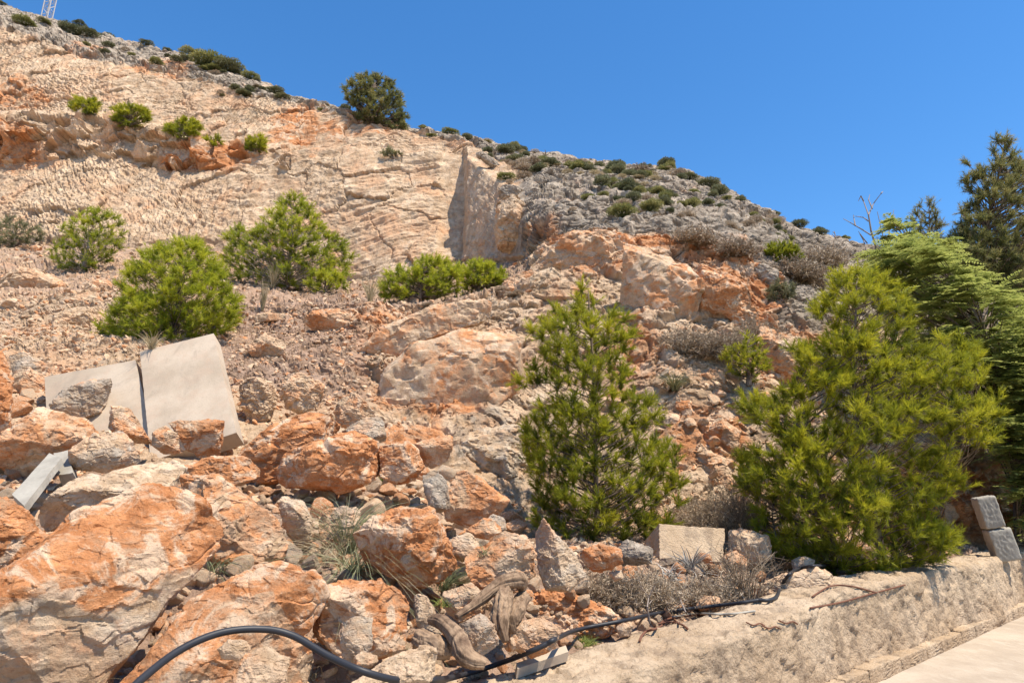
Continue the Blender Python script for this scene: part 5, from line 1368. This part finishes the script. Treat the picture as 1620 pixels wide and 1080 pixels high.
grass('grass_tuft', 'straw coloured grass stalks below the spreading pine', 432, 455, 14.8, 13, 160, .75, .16, M_STRAW, w=.014, droop=.3)
grass('grass_tuft', 'brown upright grass stalk on the scree left of the outcrops', 415, 492, 13.6, 14, 110, .75, .08, M_STRAW, w=.012, droop=.1, tint0=.3)
grass('grass_tuft', 'dry grass tuft at the foot of the round pine bush', 240, 552, 10.2, 15, 120, .35, .35, M_STRAW, w=.008, droop=.6)
grass('grass_tuft', 'small straw tuft on the scree right of the open branched bush', 200, 438, 15, 16, 90, .3, .5, M_STRAW, w=.012, droop=.5)
grass('grass_tuft', 'straw tuft by the left edge of the low green bushes', 585, 478, 15.5, 17, 120, .8, .2, M_STRAW, w=.012, droop=.3)
grass('grass_tuft', 'olive grass clump hanging in the gully behind the centre pine', 1068, 618, 11.0, 18, 220, .55, .3, M_SCRUB, w=.012, droop=.8, tint0=.8)
grass('dead_agave', 'spiky dead grey agave in front of the sunken block', 1095, 905, 7.1, 19, 90, .36, .8, M_AGAVE, w=.022, droop=.45, cat='agave')
grass('dead_agave', 'smaller dead agave spread flat beside the dry brush', 1060, 915, 6.9, 20, 40, .30, 1.2, M_AGAVE, w=.02, droop=.8, cat='agave', tint0=.7)

brush('dry_brush', 'tangled brown dry brush in front of the concrete block', 962, 928, 44, 30, 6.1, 1, 300, M_DRY, tint0=.45)
brush('dry_brush', 'light brown dry brush mound in the middle above the pipe', 1035, 930, 50, 30, 6.3, 2, 330, M_DRY, tint0=.6)
brush('dry_brush', 'grey dead brush between the agave and the rubble piece', 1120, 935, 42, 28, 6.8, 3, 220, M_DRY, tint0=.5)
brush('dry_brush', 'thin dead bush with dark stems just left of the rubble piece', 1175, 910, 30, 50, 6.9, 4, 110, M_DRY, tint0=.25, leafn=2)
brush('dry_brush', 'brown dead bush at the left edge of the broad bushy pine', 1178, 812, 40, 52, 9.3, 5, 330, M_DRY, tint0=.3)
brush('dry_brush', 'pale dry brush behind the sunken concrete block', 1115, 812, 48, 34, 9.6, 6, 380, M_DRY, tint0=.55)
brush('dry_brush', 'reddish brown dry bush in the gully head', 1140, 545, 38, 26, 12.3, 7, 420, M_DRY, tint0=.35, tw=.006, ll=.05)
brush('dry_brush', 'rusty dry bush hanging over the right of the gully', 1190, 535, 34, 36, 12.6, 8, 360, M_DRY, tint0=.4, tw=.006, ll=.05)
brush('dry_brush', 'greyish dry bush on the gully slope left of the rusty one', 1085, 540, 30, 26, 12.6, 9, 220, M_DRY, tint0=.45, tw=.006, ll=.05)
brush('dry_brush', 'wide brown dry bush on the slope right of the gully head', 1262, 425, 50, 22, 16.5, 10, 420, M_DRY, tint0=.35, tw=.009, ll=.07)
brush('dry_brush', 'brown dry bush above the orange fracture', 1160, 392, 34, 16, 17.2, 11, 380, M_DRY, tint0=.35, tw=.009, ll=.07)
brush('dry_brush', 'grey dry bush just under the grey crags of the right slope', 1098, 372, 34, 16, 17.5, 12, 360, M_DRY, tint0=.5, tw=.009, ll=.07)
brush('dry_brush', 'pale grey dry bush on the slope near the right skyline', 1300, 405, 34, 20, 19, 13, 300, M_DRY, tint0=.6, tw=.01, ll=.08)
brush('dry_brush', 'brown spiky bush on the right part of the crest', 1012, 268, 15, 9, 28.5, 14, 150, M_DRY, tint0=.3, tw=.012, ll=.1)
tree('gully_bush', 'olive green broom bush in the middle of the gully', 'bush', [(blobpoly(1182, 572, 32, 42, 9), 0)], (1185, 610), 11.2, (1182, 545), 81, 34, 10, 24, .07, .010, .2, M_PINE, tint0=.62)
tree('gully_bush', 'small dark green bush near the right skyline slope', 'bush', [(blobpoly(1238, 404, 28, 15, 10), 0)], (1240, 415), 19.0, (1238, 398), 82, 30, 10, 22, .11, .018, .26, M_PINE, tint0=.25)
tree('gully_bush', 'dark green bush beside the steep grey crag', 'bush', [(blobpoly(1238, 466, 18, 16, 11), 0)], (1238, 478), 15.0, (1238, 460), 83, 16, 10, 22, .09, .014, .22, M_SCRUB, tint0=.6)
bare('forked white dead twig sticking out of the dry brush', [[(1028, 985), (1024, 960), (1026, 945), (1036, 925)], [(1026, 945), (1016, 930), (1006, 902)], [(1027, 955), (1032, 948)]], 5.85, .008, 'twig', 'dead_twig')
bare('straight white dead twig right of the forked one', [[(1085, 968), (1076, 948), (1067, 930)]], 6.0, .006, 'twig', 'dead_twig')
# ---------------------------------------------------------------- scrub of the natural hillside
def scrub_mesh(seed, n, L, W, mat, hh=.8, tint0=.5):
    rg = np.random.default_rng(seed)
    d_ = nrm(rg.normal(size=(n, 3))); d_[:, 2] = np.abs(d_[:, 2])
    lob = nrm(rg.normal(size=(9, 3))); lob[:, 2] = abs(lob[:, 2])
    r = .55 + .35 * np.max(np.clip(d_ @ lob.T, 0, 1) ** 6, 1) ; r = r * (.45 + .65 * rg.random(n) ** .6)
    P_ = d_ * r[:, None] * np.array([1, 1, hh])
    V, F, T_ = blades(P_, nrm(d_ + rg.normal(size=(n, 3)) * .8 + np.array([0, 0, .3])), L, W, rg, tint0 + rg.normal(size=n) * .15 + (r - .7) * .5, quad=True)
    s0 = rg.normal(size=(24, 3)) * .06; s0[:, 2] = -.25
    S_, SF = sticks(s0, P_[:24] * .9, .03, .012, 3)
    SF = np.array(SF)
    Vv = np.concatenate([V, S_]); Ff = np.concatenate([F, SF + len(V)])
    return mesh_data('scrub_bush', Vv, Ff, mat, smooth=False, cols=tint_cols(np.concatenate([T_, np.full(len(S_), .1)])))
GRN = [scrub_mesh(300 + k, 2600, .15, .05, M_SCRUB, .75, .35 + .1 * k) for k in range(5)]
OLV = [scrub_mesh(310 + k, 2600, .16, .045, M_DARKPINE, .65, .5 + .1 * k) for k in range(3)]
BRN = [scrub_mesh(320 + k, 1200, .2, .04, M_DRY, .6, .35 + .15 * k) for k in range(3)]
YEL = [scrub_mesh(330 + k, 1200, .28, .03, M_STRAW, .6, .4 + .15 * k) for k in range(2)]
rg = np.random.default_rng(99)
bpy.context.view_layer.update(); DG = bpy.context.evaluated_depsgraph_get()
def plant(x_, y_, wpx, me, label, group, cat='bush', squash=1.0):
    Y_ = ter(x_, y_ + wpx * .2)
    p = at(x_, y_ + wpx * .2, Y_); lo, no, nm = hit_down(p[0], p[1])
    if lo is not None and abs(lo[2] - p[2]) < 2.5 and nm.startswith(('hillside', 'crag')): p = lo
    s_ = wpx / 2 / FPX * Y_ * 1.4
    o = link('scrub_bush', me, tuple(p + np.array([0, 0, .30 * s_]))); o.scale = (s_, s_, s_ * squash); o.rotation_euler = (0, 0, rg.random() * 6.28)
    return tag(o, label, cat, group)
# distinct ones along the crest
for x_, y_, w, m_, lb, sq in [(110, 50, 34, GRN[0], 'dark green bush on the crest right of the lattice mast', 1.0), (38, 42, 34, OLV[0], 'olive bush under the pale crest rocks left of the mast', .7),
      (140, 62, 26, GRN[1], 'flat dark bush stepping down from the bush by the mast', .8), (170, 58, 24, GRN[2], 'separate round bush on the crest right of the mast', 1.0),
      (330, 104, 52, OLV[1], 'largest grey green bush mass on the left crest', .9), (362, 116, 40, GRN[3], 'dark bush joined to the right of the grey green bush mass', .8),
      (300, 92, 30, OLV[2], 'grey bush at the left shoulder of the grey green bush mass', .8), (238, 66, 14, GRN[0], 'tiny dark bush on the skyline rocks, left of a twin', .9), (266, 68, 14, GRN[1], 'tiny dark bush on the skyline rocks, right of a twin', .9),
      (395, 132, 26, OLV[1], 'low bush under the pale rock right of the bush mass', .7), (435, 150, 28, GRN[2], 'last low bush on the crest before the orange cliff notch', .6),
      (545, 176, 20, GRN[2], 'small bush at the left foot of the skyline tree', .9), (625, 200, 30, GRN[1], 'bush at the right foot of the skyline tree', .9), (712, 216, 26, OLV[0], 'flat scrub on the crest between skyline tree and buttress', .7),
      (738, 222, 18, GRN[3], 'small dark scrub on the crest right above the buttress', .8), (770, 232, 16, OLV[2], 'grey scrub ball where the natural slope begins', .9),
      (1266, 374, 24, GRN[0], 'left dark green ball bush on the right skyline', .9), (1298, 384, 24, GRN[1], 'right dark green ball bush on the right skyline', .8),
      (1120, 302, 36, GRN[3], 'long dark green cushion on the skyline above the right crags', .6), (1092, 296, 26, GRN[2], 'low green bush on the skyline left of the long cushion', .6),
      (992, 318, 34, GRN[0], 'tall dark bush in the middle of the natural slope', 1.3), (985, 345, 40, OLV[0], 'wide grey green bush below the tall dark bush', .9), (1030, 340, 34, OLV[2], 'olive bush right of the tall dark bush', .9),
      (800, 283, 28, OLV[1], 'olive scrub above the smooth grey crag', .7), (1030, 315, 30, GRN[4], 'leafy bush above the olive bush', .8)]:
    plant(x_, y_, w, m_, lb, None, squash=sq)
def scatter_scrub(n, x0, x1, lo_, hi_, meshes, wr, label, group, cat='bush', sq=1.05):
    k = 0
    for _ in range(n * 8):
        if k >= n: break
        x_ = rg.uniform(x0, x1); py_, _Y = profile(x_); f = rg.uniform(lo_, hi_); y_ = float(np.interp(f, np.arange(13), py_[0]))
        if k and rg.random() < .6: x_, y_ = lastp[0] + rg.normal() * 13, lastp[1] + rg.normal() * 4
        lastp = (x_, y_)
        plant(x_, y_, rg.uniform(*wr), meshes[rg.integers(len(meshes))], label, group, cat, sq * rg.uniform(.7, 1.3)); k += 1
scatter_scrub(95, 760, 1140, 6.3, 11.0, GRN + OLV, (9, 27), 'low dark green scrub bush among the grey rocks of the natural slope', 'green scrub on the natural slope')
scatter_scrub(40, 780, 1330, 6.0, 10.9, BRN, (12, 26), 'low brown dry scrub bush among the grey rocks of the natural slope', 'dry scrub on the natural slope')
scatter_scrub(45, 800, 1150, 8.2, 11.0, YEL, (10, 20), 'straw coloured grass cushion among the grey rocks of the natural slope', 'grass cushions on the natural slope', 'grass tuft', .5)
scatter_scrub(22, 1130, 1370, 7.6, 11.0, GRN + OLV, (8, 16), 'small dark scrub tuft on the right shoulder of the hill', 'scrub tufts on the right shoulder')
scatter_scrub(46, -20, 460, 9.1, 11.0, GRN + OLV + BRN[:1], (10, 22), 'low scrub tuft on the grey rocks of the left crest', 'scrub tufts on the left crest', 'bush', .6)
scatter_scrub(16, 480, 780, 8.9, 10.9, OLV + YEL, (8, 16), 'small dry tuft on the crest beside the skyline tree', 'tufts on the middle crest', 'grass tuft', .5)
scatter_scrub(14, 560, 1330, 3.9, 4.6, YEL + BRN, (10, 20), 'dry tuft growing on the rim of the lower rock face', 'tufts on the lower rim', 'grass tuft', .6)

# fallen needles and twigs on the ground under the broad pine
pt, _, _ = scatter_hill(2600, lambda x, y, s: (x > 1230) & (x < 1700) & (s > 0.25) & (s < 1.6), rg)
a_ = rg.random(len(pt)) * 6.283; dd_ = np.stack([np.cos(a_), np.sin(a_), rg.normal(size=len(pt)) * .15], 1) * (.04 + .08 * rg.random(len(pt)))[:, None]
V, F = sticks(pt + [0, 0, .012] - dd_, pt + [0, 0, .012] + dd_, .0035, .0025, 3)
o = mesh_obj('needle_litter', V, F, M_DRY, (V[:, 0].mean(), V[:, 1].mean(), V[:, 2].min()), smooth=False, cols=tint_cols(np.repeat(rg.random(len(pt)), 6)))
tag(o, 'fallen twigs and needles on the ground behind the wall', 'litter', None, 'stuff')
